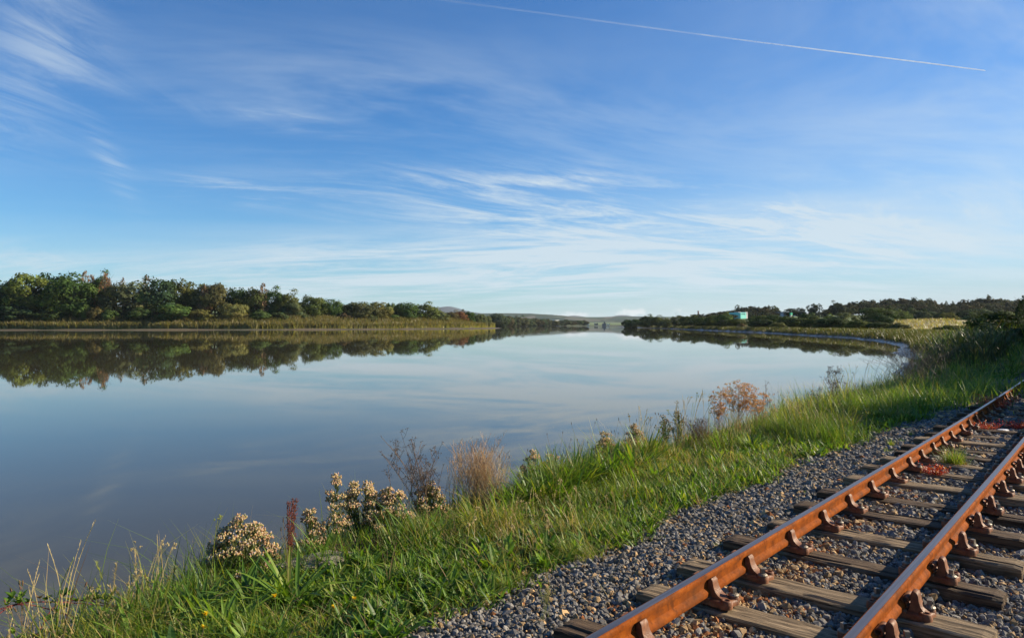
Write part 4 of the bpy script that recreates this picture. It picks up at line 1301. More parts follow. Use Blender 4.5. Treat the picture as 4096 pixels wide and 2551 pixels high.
q, z_, s_ = q[ok], z_[ok], s_[ok]; n = len(q)
hgt = np.interp(s_, [25, 34, 42, 60, 110, 170, 500], [1.2, 1.7, 1.7, 1.25, 1.1, 1.0, 1.3]) * r.uniform(.6, 1.15, n)
k_ = r.random((n, 1)) ** 1.4
c0 = np.array((.14, .11, .055)) * k_ + np.array((.042, .060, .020)) * (1 - k_)  # right-bank reeds coloured darker to look backlit
c1 = np.array((.10, .08, .048)) * k_ + np.array((.042, .068, .026)) * (1 - k_)
wd = np.interp(s_, [30, 60, 150, 500], [.022, .045, .10, .22]) * r.uniform(.6, 1.3, n)
ribbons(G, np.c_[q, z_ - .05], hgt, r.normal(3.6, .9, n), r.uniform(0, .18, n), r.uniform(.08, .5, n), wd, c0 * r.uniform(.7, 1.3, (n, 1)), c1 * r.uniform(.7, 1.3, (n, 1)), (1, .95, .6, .1))
# broad drooping leaves on the near reeds
i_ = np.where(s_ < 75)[0]; i_ = np.repeat(i_, 3); n2 = len(i_)
hb = hgt[i_] * r.uniform(.25, .95, n2)
ribbons(G, np.c_[q[i_], z_[i_] + hb * .96], hgt[i_] * r.uniform(.16, .30, n2), r.uniform(0, 6.28, n2), r.uniform(.3, .7, n2), r.uniform(.2, .6, n2), np.interp(s_[i_], [30, 75], [.030, .06]), jit((.052, .085, .036), .3, n2, r), jit((.075, .100, .040), .3, n2, r), (.5, 1, .6, .06))
obj('reeds', G, mat=M_GRASS, kind='stuff', label='reed belt curving round the right bank above the glistening mud')

# golden meadow grass
G = Geo()
n = 34000
mx, my = r.uniform(40, 180, n), r.uniform(90, 260, n)
z_, dl_, s_, v_, mw, kn = terrain(mx, my, True)
ok = (bump(mx, my, 97, 168, 70, 27, 60) > .34) & (dl_ > 10) & (v_ < -8)
mx, my, z_ = mx[ok], my[ok], z_[ok]; n = len(mx)
ribbons(G, np.c_[mx, my, z_], r.uniform(.35, .9, n), r.uniform(0, 6.28, n), r.uniform(0, .4, n), r.uniform(.1, .5, n), .16, jit((.235, .205, .085), .25, n, r), jit((.31, .255, .12), .25, n, r), (1, .8, .2))
obj('meadow_grass', G, mat=M_GRASS, kind='stuff', label='dry golden meadow grass on the far side of the river bend')

# ------------------------------------------------------------------ buildings
M_TURQ = simple('turquoise_cladding', (.17, .60, .54), .5, .4, 0, .06, .3)
M_GREYC = simple('grey_cladding', (.42, .40, .42), .6, .4, 0, .08, .3)
M_PALEC = simple('pale_cladding', (.55, .58, .66), .6, .4, 0, .06, .3)
M_BLUEC = simple('blue_grey_cladding', (.26, .32, .46), .6, .4, 0, .08, .3)
M_DARKG = simple('dark_glazing', (.03, .04, .05), .2, .5, 0, .2, .3)
M_WHITE = simple('white_render', (.78, .76, .72), .7, .3, 0, .05, .3)
M_SIGN = simple('green_sign', (.02, .42, .22), .5, .4, 0, .08, 1.)
M_ROOF = simple('roof_sheet', (.30, .31, .33), .6, .4, 0, .1, .3)
M_OLDST = simple('old_stone', (.26, .24, .21), .9, .2, 0, .3, .6, .4)


def at(px, dist): return (px - 2048) / FPX * dist


def zrow(row, dist): return CZ + (1297 - row) / FPX * dist


def mbox(name, root, m_, x0, x1, y0, y1, z0, z1):
    G = Geo(); lx, ly, lz = root.location
    box(G, x0 - lx, x1 - lx, y0 - ly, y1 - ly, z0 - lz, z1 - lz)
    return obj(name, G, root, m_)


D = 640.
tb = obj('turquoise_building', None, rotz=R(38), loc=(at(2980, D), D, 2.), label='turquoise and grey industrial block above the trees of the right bank', cat='building')
wl = mbox('turquoise_wall', tb, M_TURQ, at(2950, D), at(2988, D), D, D + 12, 1, zrow(1250, D))
mbox('grey_tower', tb, M_GREYC, at(2987, D) + .3, at(3005, D), D + 1, D + 13, 1, zrow(1247.5, D))
mbox('roof_plant', tb, M_GREYC, at(2962, D), at(2980, D), D + 4, D + 9, zrow(1250, D), zrow(1247.8, D))
for a, b, c_, d_ in ((2955, 2957.5, 1254, 1258), (2962, 2964.5, 1254, 1258), (2969, 2971.5, 1254, 1258), (2976, 2979, 1253, 1259), (2991, 2993, 1252, 1256), (2998, 3000, 1252, 1256)):
    mbox('window', tb, M_DARKG, at(a, D), at(b, D), D - .15 + (1 if a > 2987 else 0), D + .2 + (1 if a > 2987 else 0), zrow(d_, D), zrow(c_, D))
D = 600.
lb = obj('long_building', None, rotz=R(24), loc=(at(3190, D), D, 2.), label='long low grey-blue factory roofs below the hilltop wood', cat='building')
mbox('wall', lb, M_PALEC, at(3134, D), at(3194, D), D, D + 20, 1, zrow(1252, D)); mbox('roof', lb, M_ROOF, at(3132, D), at(3196, D), D - .5, D + 21, zrow(1252, D) + .01, zrow(1247.5, D))
mbox('blue_wing', lb, M_BLUEC, at(3196, D) + .2, at(3228, D), D - 2, D + 18, 1, zrow(1247, D)); mbox('white_wing', lb, M_PALEC, at(3228, D) + .2, at(3254, D), D + 1, D + 18, 1, zrow(1249, D))
for a in (3200, 3206, 3212, 3218, 3224): mbox('window', lb, M_DARKG, at(a, D), at(a + 3, D), D - 2.2, D - 1.8, zrow(1254, D), zrow(1250, D))
D = 420.
sg = obj('sign_tower', None, rotz=R(30), loc=(at(3166, D), D, 2.), label='tall green and white roadside sign tower among the scrub', cat='sign')
mbox('green_panel', sg, M_SIGN, at(3161, D), at(3172, D), D, D + .8, zrow(1260, D), zrow(1250.5, D))
mbox('white_panel', sg, M_WHITE, at(3162, D), at(3171, D), D + .05, D + .75, zrow(1270, D), zrow(1260, D) - .01)
mbox('base_panel', sg, M_SIGN, at(3161.5, D), at(3171.5, D), D + .1, D + .7, 1, zrow(1270, D) - .01)
D = 900.
ch = obj('stone_chimney', None, loc=(at(2793, D), D, 4.), label='tapering brick chimney rising behind the right bank trees', cat='chimney')
G = Geo(); lathe(G, 0, 0, [(1.7, -4), (.9, zrow(1245, D) - 4.5), (1.15, zrow(1245, D) - 4.3), (1.15, zrow(1243.5, D) - 4), (.1, zrow(1243.5, D) - 4)], 12)
obj('stack', G, ch, simple('old_brick', (.30, .17, .13), .9, .2, 0, .2, .8))
D = 1500.
ms = obj('thin_mast', None, loc=(at(2704, D), D, 4.), label='thin mast above the right bank under a small cloud', cat='mast')
G = Geo(); tube(G, [(0, 0, -4), (0, 0, zrow(1249, D) - 4)], .7, .25, 4); obj('pole', G, ms, M_GREYC)
D = 1500.
wb = obj('white_building', None, rotz=R(30), loc=(at(2228, D), D, 6.), label='long white building among trees on the far shore', cat='building')
mbox('wall', wb, M_WHITE, at(2219, D), at(2239, D), D, D + 14, 1, zrow(1280.5, D)); mbox('upper_band', wb, M_WHITE, at(2219, D), at(2239, D), D - .1, D + 13, zrow(1283, D), zrow(1280, D)); mbox('window_band', wb, M_DARKG, at(2219.6, D), at(2238.4, D), D - .3, D + .2, zrow(1284.4, D), zrow(1282.6, D))
gw = 'small pale houses on the far shore'
for i, (px, row, w_, m_, lab) in enumerate(((2170, 1281, 6, M_WHITE, 'small white house left of the long white building'), (2196, 1283.5, 4, M_WHITE, 'tiny white house between two dark far-shore trees'), (2262, 1285, 9, M_GREYC, 'grey shed right of the long white building'),
                                            (2352, 1291, 10, M_WHITE, 'low pale shed left of the far-shore pier'), (2385, 1293, 14, M_OLDST, 'pale stone wall beside the ruined tower'), (2434, 1296, 12, M_WHITE, 'white house beside the point of the right bank'))):
    D = 1330.
    hb = obj('far_house', None, loc=(at(px, D), D, 0.), label=lab, cat='house', group=gw)
    mbox('wall', hb, m_, at(px - w_ / 2, D), at(px + w_ / 2, D), D, D + 6, -1, zrow(row, D)); 
    G = Geo(); hw = w_ / 2 / FPX * D; zt = zrow(row, D)
    prism(G, [(-hw - .3, zt), (hw + .3, zt), (hw * .8, zt + 1.6), (-hw * .8, zt + 1.6)], -.4, 6.4); obj('roof', G, hb, M_ROOF)
D = 1245.
rt = obj('ruined_tower', None, loc=(at(2417, D), D, 0.), label='ruined stone tower standing on the far waterside', cat='ruin')
mbox('tower_wall', rt, M_OLDST, at(2415, D), at(2420, D), D, D + 3, -1, zrow(1286, D)); mbox('low_wall', rt, M_OLDST, at(2409, D), at(2415, D) - .02, D, D + 3, -1, zrow(1294, D)); mbox('broken_wall', rt, M_OLDST, at(2420, D) + .02, at(2424, D), D, D + 3, -1, zrow(1292, D))
mbox('tower_window', rt, M_DARKG, at(2417, D), at(2418.4, D), D - .15, D + .2, zrow(1292, D), zrow(1289, D))
D = 1215.
pr = obj('timber_pier', None, loc=(at(2335, D), D, -1.), label='dark timber pier on piles at the far shore', cat='pier')
mbox('deck', pr, M_BARK, at(2317, D), at(2350, D), D, D + 5, zrow(1299.5, D), zrow(1298, D))
for px in np.arange(2318, 2351, 4.5): mbox('pile', pr, M_BARK, at(px, D), at(px, D) + .5, D + .2, D + .7, -2.2, zrow(1299.5, D) - .01)
mbox('shed', pr, M_BARK, at(2342, D), at(2350, D), D + 1, D + 4.5, zrow(1298, D) + .01, zrow(1295.5, D))

# ------------------------------------------------------------------ condensation trail high above
mt, ht, hto = mat('contrail')
co = ht.n('ShaderNodeTexCoord').outputs['Object']
al = ht.n('ShaderNodeVertexColor', layer_name='Col')
nz = ht.noise(ht.vm('MULTIPLY', co, (.0009, .0009, .004)), 1.0, 5, .6)
df = ht.n('ShaderNodeBsdfDiffuse'); df.inputs[0].default_value = (.95, .95, .95, 1)
tl = ht.n('ShaderNodeBsdfTranslucent'); tl.inputs[0].default_value = (.95, .95, .95, 1)
m1 = ht.n('ShaderNodeMixShader'); m1.inputs[0].default_value = .5; ht.link(df.outputs[0], m1.inputs[1]); ht.link(tl.outputs[0], m1.inputs[2])
tp = ht.n('ShaderNodeBsdfTransparent'); m2 = ht.n('ShaderNodeMixShader')
ar = ht.sep(al.outputs[0])[0]
ht.put(m2.inputs[0], ht.m('MULTIPLY', ar, ht.mapr(nz, .3, .65, .45, 1.0)))
ht.link(tp.outputs[0], m2.inputs[1]); ht.link(m1.outputs[0], m2.inputs[2]); ht.link(m2.outputs[0], hto.inputs[0])
G = Geo(); AL = 9500.
pp = [(3940, 283), (3700, 252), (3400, 215), (3000, 165), (2600, 112), (2200, 58), (1850, 12), (1600, -22), (1200, -80)]
P3 = []
for a, b in pp:
    d_ = ray(a, b); P3.append(d_ * ((AL - CZ) / d_[2]) + np.array([0, 0, CZ]))
P3 = np.array(P3); sides = 8
wdt = np.array([17, 20, 21, 22, 23, 25, 27, 29, 30]); alp = np.array([1., 1., .75, .36, .18, .10, .06, .03, .0])
dv = np.gradient(P3, axis=0); dv /= np.linalg.norm(dv, axis=1)[:, None]
a_ = np.cross(dv, [0, 0, 1.]); a_ /= np.linalg.norm(a_, axis=1)[:, None]; b_ = np.cross(dv, a_)
th = np.arange(sides) * 2 * np.pi / sides
V = P3[:, None] + wdt[:, None, None] * (a_[:, None] * np.cos(th)[None, :, None] + b_[:, None] * np.sin(th)[None, :, None])
m_ = len(P3)
q = [[i * sides + j, i * sides + (j + 1) % sides, (i + 1) * sides + (j + 1) % sides, (i + 1) * sides + j] for i in range(m_ - 1) for j in range(sides)]
G.add(V.reshape(-1, 3), q, None, np.repeat(np.stack([alp] * 3, -1), sides, 0))
obj('contrail', G, mat=mt, label='long white aircraft vapour trail slanting across the blue sky', cat='vapour trail')

# ================================================================== plants of the near bank
def s_at(px, v):
    """track position whose picture column is px at lateral offset v"""
    a = (px - 2048) / FPX
    return (a * (O[1] + v * N[1]) - (O[0] + v * N[0])) / (U[0] - a * U[1])


def edge_v(s_):
    return -1.34 + .56 * (fbm(s_ * 1.3, s_ * 0, 21) - .5) + np.interp(s_, [0, 9, 14, 25], [0, 0, .45, .5])


FRESH, GREEN, DEEP, YEL, STRAW, BROWN = [np.array(c) for c in ((.170, .270, .028), (.092, .180, .022), (.038, .086, .014), (.270, .290, .045), (.44, .34, .155), (.20, .125, .062))]


def pick(r, n, w):
    tab = np.stack([FRESH, GREEN, DEEP, YEL, STRAW, BROWN]); w = np.asarray(w, float)
    if w.ndim == 1: w = np.broadcast_to(w, (n, 6))
    c = np.cumsum(w / w.sum(1, keepdims=True), 1); u_ = r.random((n, 1))
    return tab[np.minimum((u_ > c).sum(1), 5)]


# --- turf: short and long grass over the bank top and its face
def zone(px, py, cx_, cy_, rx, ry): return np.exp(-(((px - cx_) / rx) ** 2 + ((py - cy_) / ry) ** 2))


r = np.random.default_rng(91)
G = Geo(); G2 = Geo()
for (s0, s1, v0, v1, dens, wk) in ((-2.6, 4.0, -5.0, -.8, 2900, 1.35), (4.0, 8.0, -5.0, -.8, 2200, 1.6), (8.0, 14.0, -5.0, -.5, 1400, 1.7), (14.0, 30.0, -5.0, -.3, 620, 2.8), (24.0, 75.0, -9.0, 7.0, 90, 6.0)):
    n = int((s1 - s0) * (v1 - v0) * dens)
    s_, v_ = r.uniform(s0, s1, n), r.uniform(v0, v1, n)
    xy = W(s_, v_); z_, dl_, *_ = terrain(xy[:, 0], xy[:, 1], True)
    pxx, pyy = proj(xy[:, 0], xy[:, 1], z_)
    ev = edge_v(s_); ins = ev - v_                          # metres inside the grass
    if s0 >= 24: ins = np.where((v_ > -.6) & (v_ < 1.7), -1, .8)
    dens_f = smooth(-.10, .30, ins + .22 * (fbm(s_ * 4, v_ * 4, 61) - .5))
    face = smooth(1.7, 2.6, dl_ + np.interp(s_, [-1., .2, 1.0, 12], [-.9, -.35, .75, 1.0])) * (.25 + .75 * smooth(2.3, 3.0, dl_ + np.interp(s_, [-1., .2, 1.0, 12], [-.9, -.35, .75, 1.0])))
    ok = (r.random(n) < dens_f * face) & (pxx > -120) & (pxx < 4250) & (pyy < 2720)
    # bare earth beside the stone slab
    bare = np.exp(-(((s_ - 1.45) / .55) ** 2 + ((v_ + 3.30) / .26) ** 2))
    slab = zone(pxx, pyy, 1330, 2285, 210, 55)
    ok &= r.random(n) > np.maximum(bare * 1.5, slab * 1.1)
    s_, v_, xy, z_, ins, dl_, pxx, pyy = s_[ok], v_[ok], xy[ok], z_[ok], ins[ok], dl_[ok], pxx[ok], pyy[ok]; n = len(s_)
    lush = fbm(s_ * 1.1 + 5, v_ * 1.4, 71) + .22 * (zone(pxx, pyy, 720, 2480, 330, 130) + zone(pxx, pyy, 2320, 1980, 300, 90) + zone(pxx, pyy, 3250, 1690, 160, 60))
    dry = fbm(s_ * .9, v_ * 1.1 + 9, 72) + .30 * (zone(pxx, pyy, 2060, 2150, 360, 110) + .6 * zone(pxx, pyy, 2760, 1880, 240, 80)) - .2 * zone(pxx, pyy, 720, 2480, 400, 160)
    herb = zone(pxx, pyy, 1500, 2330, 480, 150) + .7 * zone(pxx, pyy, 2500, 2050, 500, 120)
    hgt = (.035 + .075 * smooth(.0, 1.0, ins) * (.5 + lush) + .24 * smooth(.50, .74, lush) * smooth(.2, .8, ins)) * np.clip(r.lognormal(0, .40, n), .4, 2.6) * (1 - .35 * np.minimum(herb, 1)) * (1 - .5 * zone(pxx, pyy, 1330, 2330, 260, 70))
    hgt *= np.interp(s_, [-3, 5, 9, 14, 30, 60], [.95, 1.05, 1.0, 1.05, 1.5, 3.0])
    o1 = np.ones(n)
    pat = fbm(s_ * 1.9 + 3, v_ * 2.3, 77)
    w = np.stack([.5 + 2.4 * smooth(.42, .62, pat), 1.4 * o1, .3 + 2.6 * (1 - smooth(.36, .48, pat)), .55 + 2.4 * smooth(.45, .62, dry), .12 + 2.0 * smooth(.50, .70, dry), .06 + .6 * smooth(.52, .75, dry)], 1)
    col = pick(r, n, w) * r.uniform(.7, 1.3, (n, 1))
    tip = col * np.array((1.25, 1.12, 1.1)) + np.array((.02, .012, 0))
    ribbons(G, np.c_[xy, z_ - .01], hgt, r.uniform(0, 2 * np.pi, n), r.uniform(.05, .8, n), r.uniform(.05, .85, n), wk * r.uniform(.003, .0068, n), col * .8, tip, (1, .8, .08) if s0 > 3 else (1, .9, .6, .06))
    # low broad leaves: dandelion, clover, plantain in the sward
    n2 = int(n * .75); i_ = r.integers(0, n, n2)
    lf = .22 + .45 * smooth(.42, .6, fbm(s_[i_] * 1.6, v_[i_] * 1.6, 75)) + .75 * np.minimum(herb[i_], 1); i_ = i_[r.random(n2) < lf * (1 - .7 * smooth(.5, .7, dry[i_]))]; n2 = len(i_)
    ribbons(G2, np.c_[xy[i_] + r.normal(size=(n2, 2)) * .02, z_[i_] + .005], r.uniform(.05, .14, n2) * np.minimum(wk, 1.6), r.uniform(0, 6.28, n2), r.uniform(.35, 1.0, n2), r.uniform(-.1, .5, n2), np.maximum(wk * .75, 1) * r.uniform(.010, .024, n2),
            pick(r, n2, (1.4, 1.6, .8, .3, .02, .03)) * r.uniform(.7, 1.25, (n2, 1)), pick(r, n2, (1.4, 1.4, .5, .5, .02, .03)), (.35, .9, 1, .55, .05), fold=.45)
# taller, tangled growth along the bank crest
for (s0, s1, n, wk) in ((-.6, 5.0, 15000, 1.0), (5.0, 10.0, 9000, 1.4), (10.0, 18.0, 6000, 2.2)):
    s_ = r.uniform(s0, s1, n); v_ = r.normal(-3.25, .30, n)
    cl = fbm(s_ * 2.0, v_ * 2.6, 83); ok = cl > .43; s_, v_, cl = s_[ok], v_[ok], cl[ok]
    xy = W(s_, v_); z_ = gz(xy[:, 0], xy[:, 1]); pxx, pyy = proj(xy[:, 0], xy[:, 1], z_)
    ok = (pxx > 300) & (r.random(len(s_)) < .25 + .75 * smooth(1500, 1800, pxx) + .5 * zone(pxx, 0, 700, 0, 300, 1))
    s_, v_, cl, xy, z_, pxx = s_[ok], v_[ok], cl[ok], xy[ok], z_[ok], pxx[ok]; n = len(s_)
    st = .35 * zone(pxx, 0, 1860, 0, 200, 1) + .4 * zone(pxx, 0, 2820, 0, 260, 1) + .2 * zone(pxx, 0, 520, 0, 260, 1)
    o1 = np.ones(n); w = np.stack([1.3 * o1, 1.6 * o1, .5 * o1, .5 + 1.5 * st, .25 + 7 * st, .15 + 5 * st], 1)
    hgt = (.11 + .8 * np.maximum(cl - .43, 0)) * r.uniform(.6, 1.5, n) * (1 + .35 * smooth(1800, 2100, pxx) - .62 * smooth(2560, 2700, pxx))
    ribbons(G, np.c_[xy, z_ - .02], hgt, r.uniform(0, 6.28, n), r.uniform(0, .45, n), r.uniform(.05, .7, n), wk * r.uniform(.004, .008, n), pick(r, n, w) * r.uniform(.65, 1.2, (n, 1)), pick(r, n, w) * r.uniform(.8, 1.3, (n, 1)), (1, .9, .6, .06))
    # long narrow leaves among it
    i_ = np.where(r.random(n) < .22)[0]; m_ = len(i_)
    ribbons(G2, np.c_[xy[i_], z_[i_]], hgt[i_] * 1.0, r.uniform(0, 6.28, m_), r.uniform(.1, .6, m_), r.uniform(.1, .7, m_), wk * r.uniform(.012, .024, m_), pick(r, m_, (1.2, 2, 1, .3, .05, .05)) * r.uniform(.7, 1.2, (m_, 1)), pick(r, m_, (1.6, 1.6, .4, .6, .05, .05)), (.4, .8, 1, .7, .05), fold=.35)
# patches of broad-leaved weeds: clumps of wide leaves spread through the sward
for k_ in range(230):
    cs, cv = r.uniform(-1.6, 9.5), r.uniform(-3.2, -1.35)
    if cv > edge_v(np.array([cs]))[0] + .1: continue
    x0, y0 = W(cs, cv); m_ = int(r.integers(9, 22)); L_ = r.uniform(.08, .22)
    b = np.c_[np.array([[x0, y0]]) + r.normal(size=(m_, 2)) * .03, np.zeros(m_)]; b[:, 2] = gz(b[:, 0], b[:, 1]) + .005
    tone = r.uniform(.75, 1.25); wts = (2.2, 1.6, .5, .6, 0, 0) if r.random() < .7 else (.4, 1.4, 2.2, .1, 0, 0)
    ribbons(G2, b, L_ * r.uniform(.6, 1.15, m_), r.uniform(0, 6.28, m_), r.uniform(.35, 1.0, m_), r.uniform(0, .6, m_), L_ * r.uniform(.13, .26, m_), pick(r, m_, wts) * tone, pick(r, m_, wts) * tone * 1.1, (.25, .7, 1, .95, .6, .05), fold=.35)
# matted dead thatch and fallen straws in the sward
n = 9000; s_ = r.uniform(-1.5, 9, n); v_ = r.uniform(-3.3, -.5, n); xy = W(s_, v_); z_ = gz(xy[:, 0], xy[:, 1]); pxx, pyy = proj(xy[:, 0], xy[:, 1], z_)
ok = ((v_ < edge_v(s_) + .12) | (r.random(n) < .05)) & (r.random(n) < .22 * (1 - zone(pxx, pyy, 1330, 2290, 300, 120)) + .75 * np.minimum(1, zone(pxx, pyy, 2060, 2150, 400, 130) + zone(pxx, pyy, 2760, 1880, 300, 100))); s_, v_, xy, z_ = s_[ok], v_[ok], xy[ok], z_[ok]; n = len(s_)
ribbons(G, np.c_[xy, z_ + r.uniform(.01, .07, n)], r.uniform(.10, .30, n), r.uniform(0, 6.28, n), r.uniform(.9, 1.2, n), r.uniform(-.2, .1, n), r.uniform(.002, .004, n), jit((.42, .32, .15), .25, n, r), jit((.46, .36, .18), .25, n, r), (1, .9, .3))
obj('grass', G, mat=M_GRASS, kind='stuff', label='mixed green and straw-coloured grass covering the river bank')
obj('leafy_herbs', G2, mat=M_GRASS, kind='stuff', label='low broad-leaved herbs growing through the bank grass')


def plant(name, label, cat, s_, v_, group=None, dz=0.):
    x, y = [float(a) for a in W(s_, v_)]
    return obj(name, None, loc=(x, y, float(gz(x, y)[0]) + dz), label=label, cat=cat, group=group)


def rosette(name, label, s_, v_, n, ln, wd, seed, group='broad-leaved plantain tufts', tint=1., stalks=0, up=(.25, .8)):
    r = np.random.default_rng(seed); root = plant(name, label, 'plant', s_, v_, group)
    G = Geo()
    b = np.c_[r.normal(size=(n, 2)) * .025 * (1 + ln), np.zeros(n)]
    ribbons(G, b, ln * r.uniform(.55, 1.1, n), r.uniform(0, 6.28, n), r.uniform(*up, n), r.uniform(.1, .6, n), wd * r.uniform(.7, 1.2, n), pick(r, n, (1, 2.2, .9, .15, 0, 0)) * tint * r.uniform(.75, 1.2, (n, 1)), pick(r, n, (1.5, 2, .4, .5, .04, 0)) * tint, (.28, .55, .95, 1, .75, .05), fold=.35)
    obj('leaves', G, root, M_GRASS, kind='stuff')
    if stalks:
        G = Geo(); H = Geo()
        for k_ in range(stalks):
            a = r.uniform(0, 6.28); h = ln * r.uniform(1.0, 1.6); le = r.uniform(.05, .3)
            p = np.array([[math.cos(a) * le * t * t * h, math.sin(a) * le * t * t * h, h * t] for t in np.linspace(0, 1, 5)])
            tube(G, p, .0016, .0012, 4, (.20, .15, .06))
            e = p[-1]; hh_ = r.uniform(.02, .035)
            pp_ = np.array([e + np.array([0, 0, hh_ * t]) for t in (0, .25, .6, 1)])
            tube(H, pp_, .0045, .003, 6, (.085, .05, .03))
        obj('flower_stalks', G, root, M_DRY, kind='stuff'); obj('seed_heads', H, root, M_DRY, kind='stuff')
    return root


# big tufts picked out of the photograph (picture column, lateral offset, leaves, length, width)
ros = [(1170, -2.55, 40, .32, .026, 'largest plantain tuft with long arching leaves, below the stone slab'), (1010, -2.75, 34, .30, .024, 'long-leaved tuft left of the largest plantain'),
       (820, -2.75, 34, .28, .022, 'green tuft behind the pair of dandelions'), (640, -2.95, 28, .30, .020, 'leafy tuft left of the pair of dandelions'), (930, -2.35, 30, .26, .024, 'leafy tuft at the bottom edge right of the pair of dandelions'),
       (560, -2.75, 24, .22, .022, 'low tuft at the bottom edge below the dry grass stems'),
       (1480, -2.75, 30, .17, .026, 'sprawling plantain right of the bare earth patch'), (1640, -2.85, 32, .19, .026, 'plantain tuft at the foot of the large pale aster'), (1560, -2.2, 26, .16, .028, 'flat rosette with upright stalks near the ballast'),
       (1790, -1.75, 24, .17, .026, 'isolated rosette at the edge of the ballast'), (1420, -2.15, 26, .15, .026, 'low rosette right of the middle dandelion'), (1900, -2.9, 28, .24, .020, 'leafy tuft below the dead brown stalks'),
       (2060, -3.1, 36, .34, .026, 'first tall leafy tuft on the bank crest after the dead stalks'), (2140, -3.0, 38, .36, .028, 'second tall leafy tuft on the bank crest'), (2230, -2.95, 38, .36, .028, 'third tall leafy tuft on the bank crest'),
       (2340, -3.0, 40, .40, .030, 'fourth and fullest leafy tuft on the bank crest'), (2440, -2.95, 40, .40, .030, 'fifth leafy tuft on the bank crest, below the small asters'), (2540, -2.9, 36, .36, .028, 'sixth leafy tuft on the bank crest'),
       (2250, -2.3, 28, .20, .024, 'low leafy tuft inside the yellowed grass'), (2620, -2.4, 30, .26, .022, 'leafy tuft left of the russet flower stand'), (2860, -2.2, 26, .22, .022, 'leafy tuft at the ballast edge below the russet flower stand'),
       (3010, -2.3, 30, .30, .020, 'leafy tuft right of the russet flower stand')]
for i, (px, v, n, ln, wd, lab) in enumerate(ros):
    rosette('plantain', lab, s_at(px, v), v, int(n * 1.3), ln * (1.45 if 11 < i < 18 else 1.3), wd * 1.15, 300 + i, stalks=(4 + i % 5) if i in (8, 12, 14, 15, 16, 17, 0) else 0, up=(.2, .7) if i > 11 else (.35, .95))


def aster(label, s_, v_, H, Wd, heads, seed, dark=0., dz=0.):
    """sea aster gone over: leafy stems under a crust of cream and pinkish heads"""
    r = np.random.default_rng(seed); root = plant('sea_aster', label, 'flowering plant', s_, v_, 'pale sea asters along the bank edge', dz)
    G = Geo(); Lf = Geo(); F = Geo(); P = Geo()
    ns = max(10, int(Wd * 70)); tops = []
    for k_ in range(ns):
        a = r.uniform(0, 6.28); q = r.random() ** .6
        e = np.array([math.cos(a) * q * Wd / 2, math.sin(a) * q * Wd / 2, H * (1 - .62 * q * q) * r.uniform(.75, 1.0)])
        m_ = e * np.array([.35, .35, .5]) + r.normal(size=3) * .015
        tube(G, [(r.normal() * .02, r.normal() * .02, 0), m_, e], .0035, .0018, 4, (.14, .15, .05))
        tops.append(e)
        nl = 18; t = r.uniform(.08, .95, nl)[:, None]
        b = (1 - t) * m_ * .2 + t * e + (m_ * .8) * (t * (1 - t))
        ribbons(Lf, b, r.uniform(.05, .10, nl), r.uniform(0, 6.28, nl), r.uniform(.3, .7, nl), r.uniform(.1, .5, nl), r.uniform(.007, .013, nl), jit((.075, .115, .035), .25, nl, r), jit((.11, .14, .045), .25, nl, r), (.6, 1, .7, .05))
    tops = np.array(tops); per = int(heads * 3.0 / ns) + 1
    hp = []
    for e in tops:
        k_ = per; d = r.normal(size=(k_, 3)); d /= np.linalg.norm(d, axis=1)[:, None]; d[:, 2] = np.abs(d[:, 2])
        p = e + d * np.array([.065, .065, .05]) * r.uniform(.4, 1, (k_, 1)); hp.append(p)
        for w_ in p[::3]: tube(G, [e - np.array([0, 0, .05]), w_], .0012, .0009, 3, (.16, .17, .06))
    hp = np.concatenate(hp); n = len(hp)
    u_ = r.random((n, 1))
    cr = np.array((.62, .46, .22)); pk = np.array((.56, .34, .20)); gn_ = np.array((.22, .23, .085))
    c = np.where(u_ < .55, cr, np.where(u_ < .8, pk, gn_)) * r.uniform(.7, 1.25, (n, 1)) * (1 - dark * .4)
    blobs(F, hp, r.uniform(.0065, .0105, n), r.uniform(.009, .015, n), c)
    w_ = hp[r.random(n) < .24]; m2 = len(w_)
    blobs(P, w_ + np.array([0, 0, .009]), r.uniform(.0045, .009, m2), .0035, np.where(r.random((m2, 1)) < .65, np.array((.74, .68, .66)), np.array((.56, .48, .66))) * r.uniform(.85, 1.1, (m2, 1)))
    obj('stems', G, root, M_DRY, kind='stuff'); obj('leaves', Lf, root, M_GRASS, kind='stuff'); obj('flower_heads', F, root, M_PETAL, kind='stuff'); obj('petals', P, root, M_PETAL, kind='stuff')
    return root


aster('tall pale aster bush left of the red dock, lit cream and pink', s_at(985, -3.55), -3.55, .66, .60, 620, 501)
aster('short aster at the left foot of the tall pale bush', s_at(900, -3.75), -3.75, .56, .36, 240, 502)
aster('small whitish aster between the red dock and the large bush', s_at(1250, -3.75), -3.75, .52, .26, 170, 503, .5)
aster('thin upright aster stalk at the left end of the large bush', s_at(1350, -3.7), -3.7, .80, .20, 130, 504)
aster('large aster bush, its left half full of cream heads', s_at(1450, -3.75), -3.75, .76, .46, 420, 505)
aster('large aster bush, its right half sloping down pinkish', s_at(1560, -3.55), -3.55, .56, .50, 430, 506)
aster('faded aster growing through the dark dead stems', s_at(1720, -3.65), -3.65, .55, .40, 240, 507)
aster('aster clump right of the dead brown stalks', s_at(2130, -3.75), -3.75, .66, .38, 260, 508)
aster('low aster peeping over the leafy tufts of the crest', s_at(2210, -3.6), -3.6, .52, .34, 200, 509)
aster('lilac-tinged aster behind the tall leafy tufts', s_at(2420, -3.6), -3.6, .60, .36, 190, 510)
aster('brownish aster row at the top of the leafy tufts', s_at(2540, -3.55), -3.55, .62, .44, 260, 511)
aster('dark-leaved aster left of the russet flower stand', s_at(2660, -3.6), -3.6, .72, .34, 60, 512, 1.0)
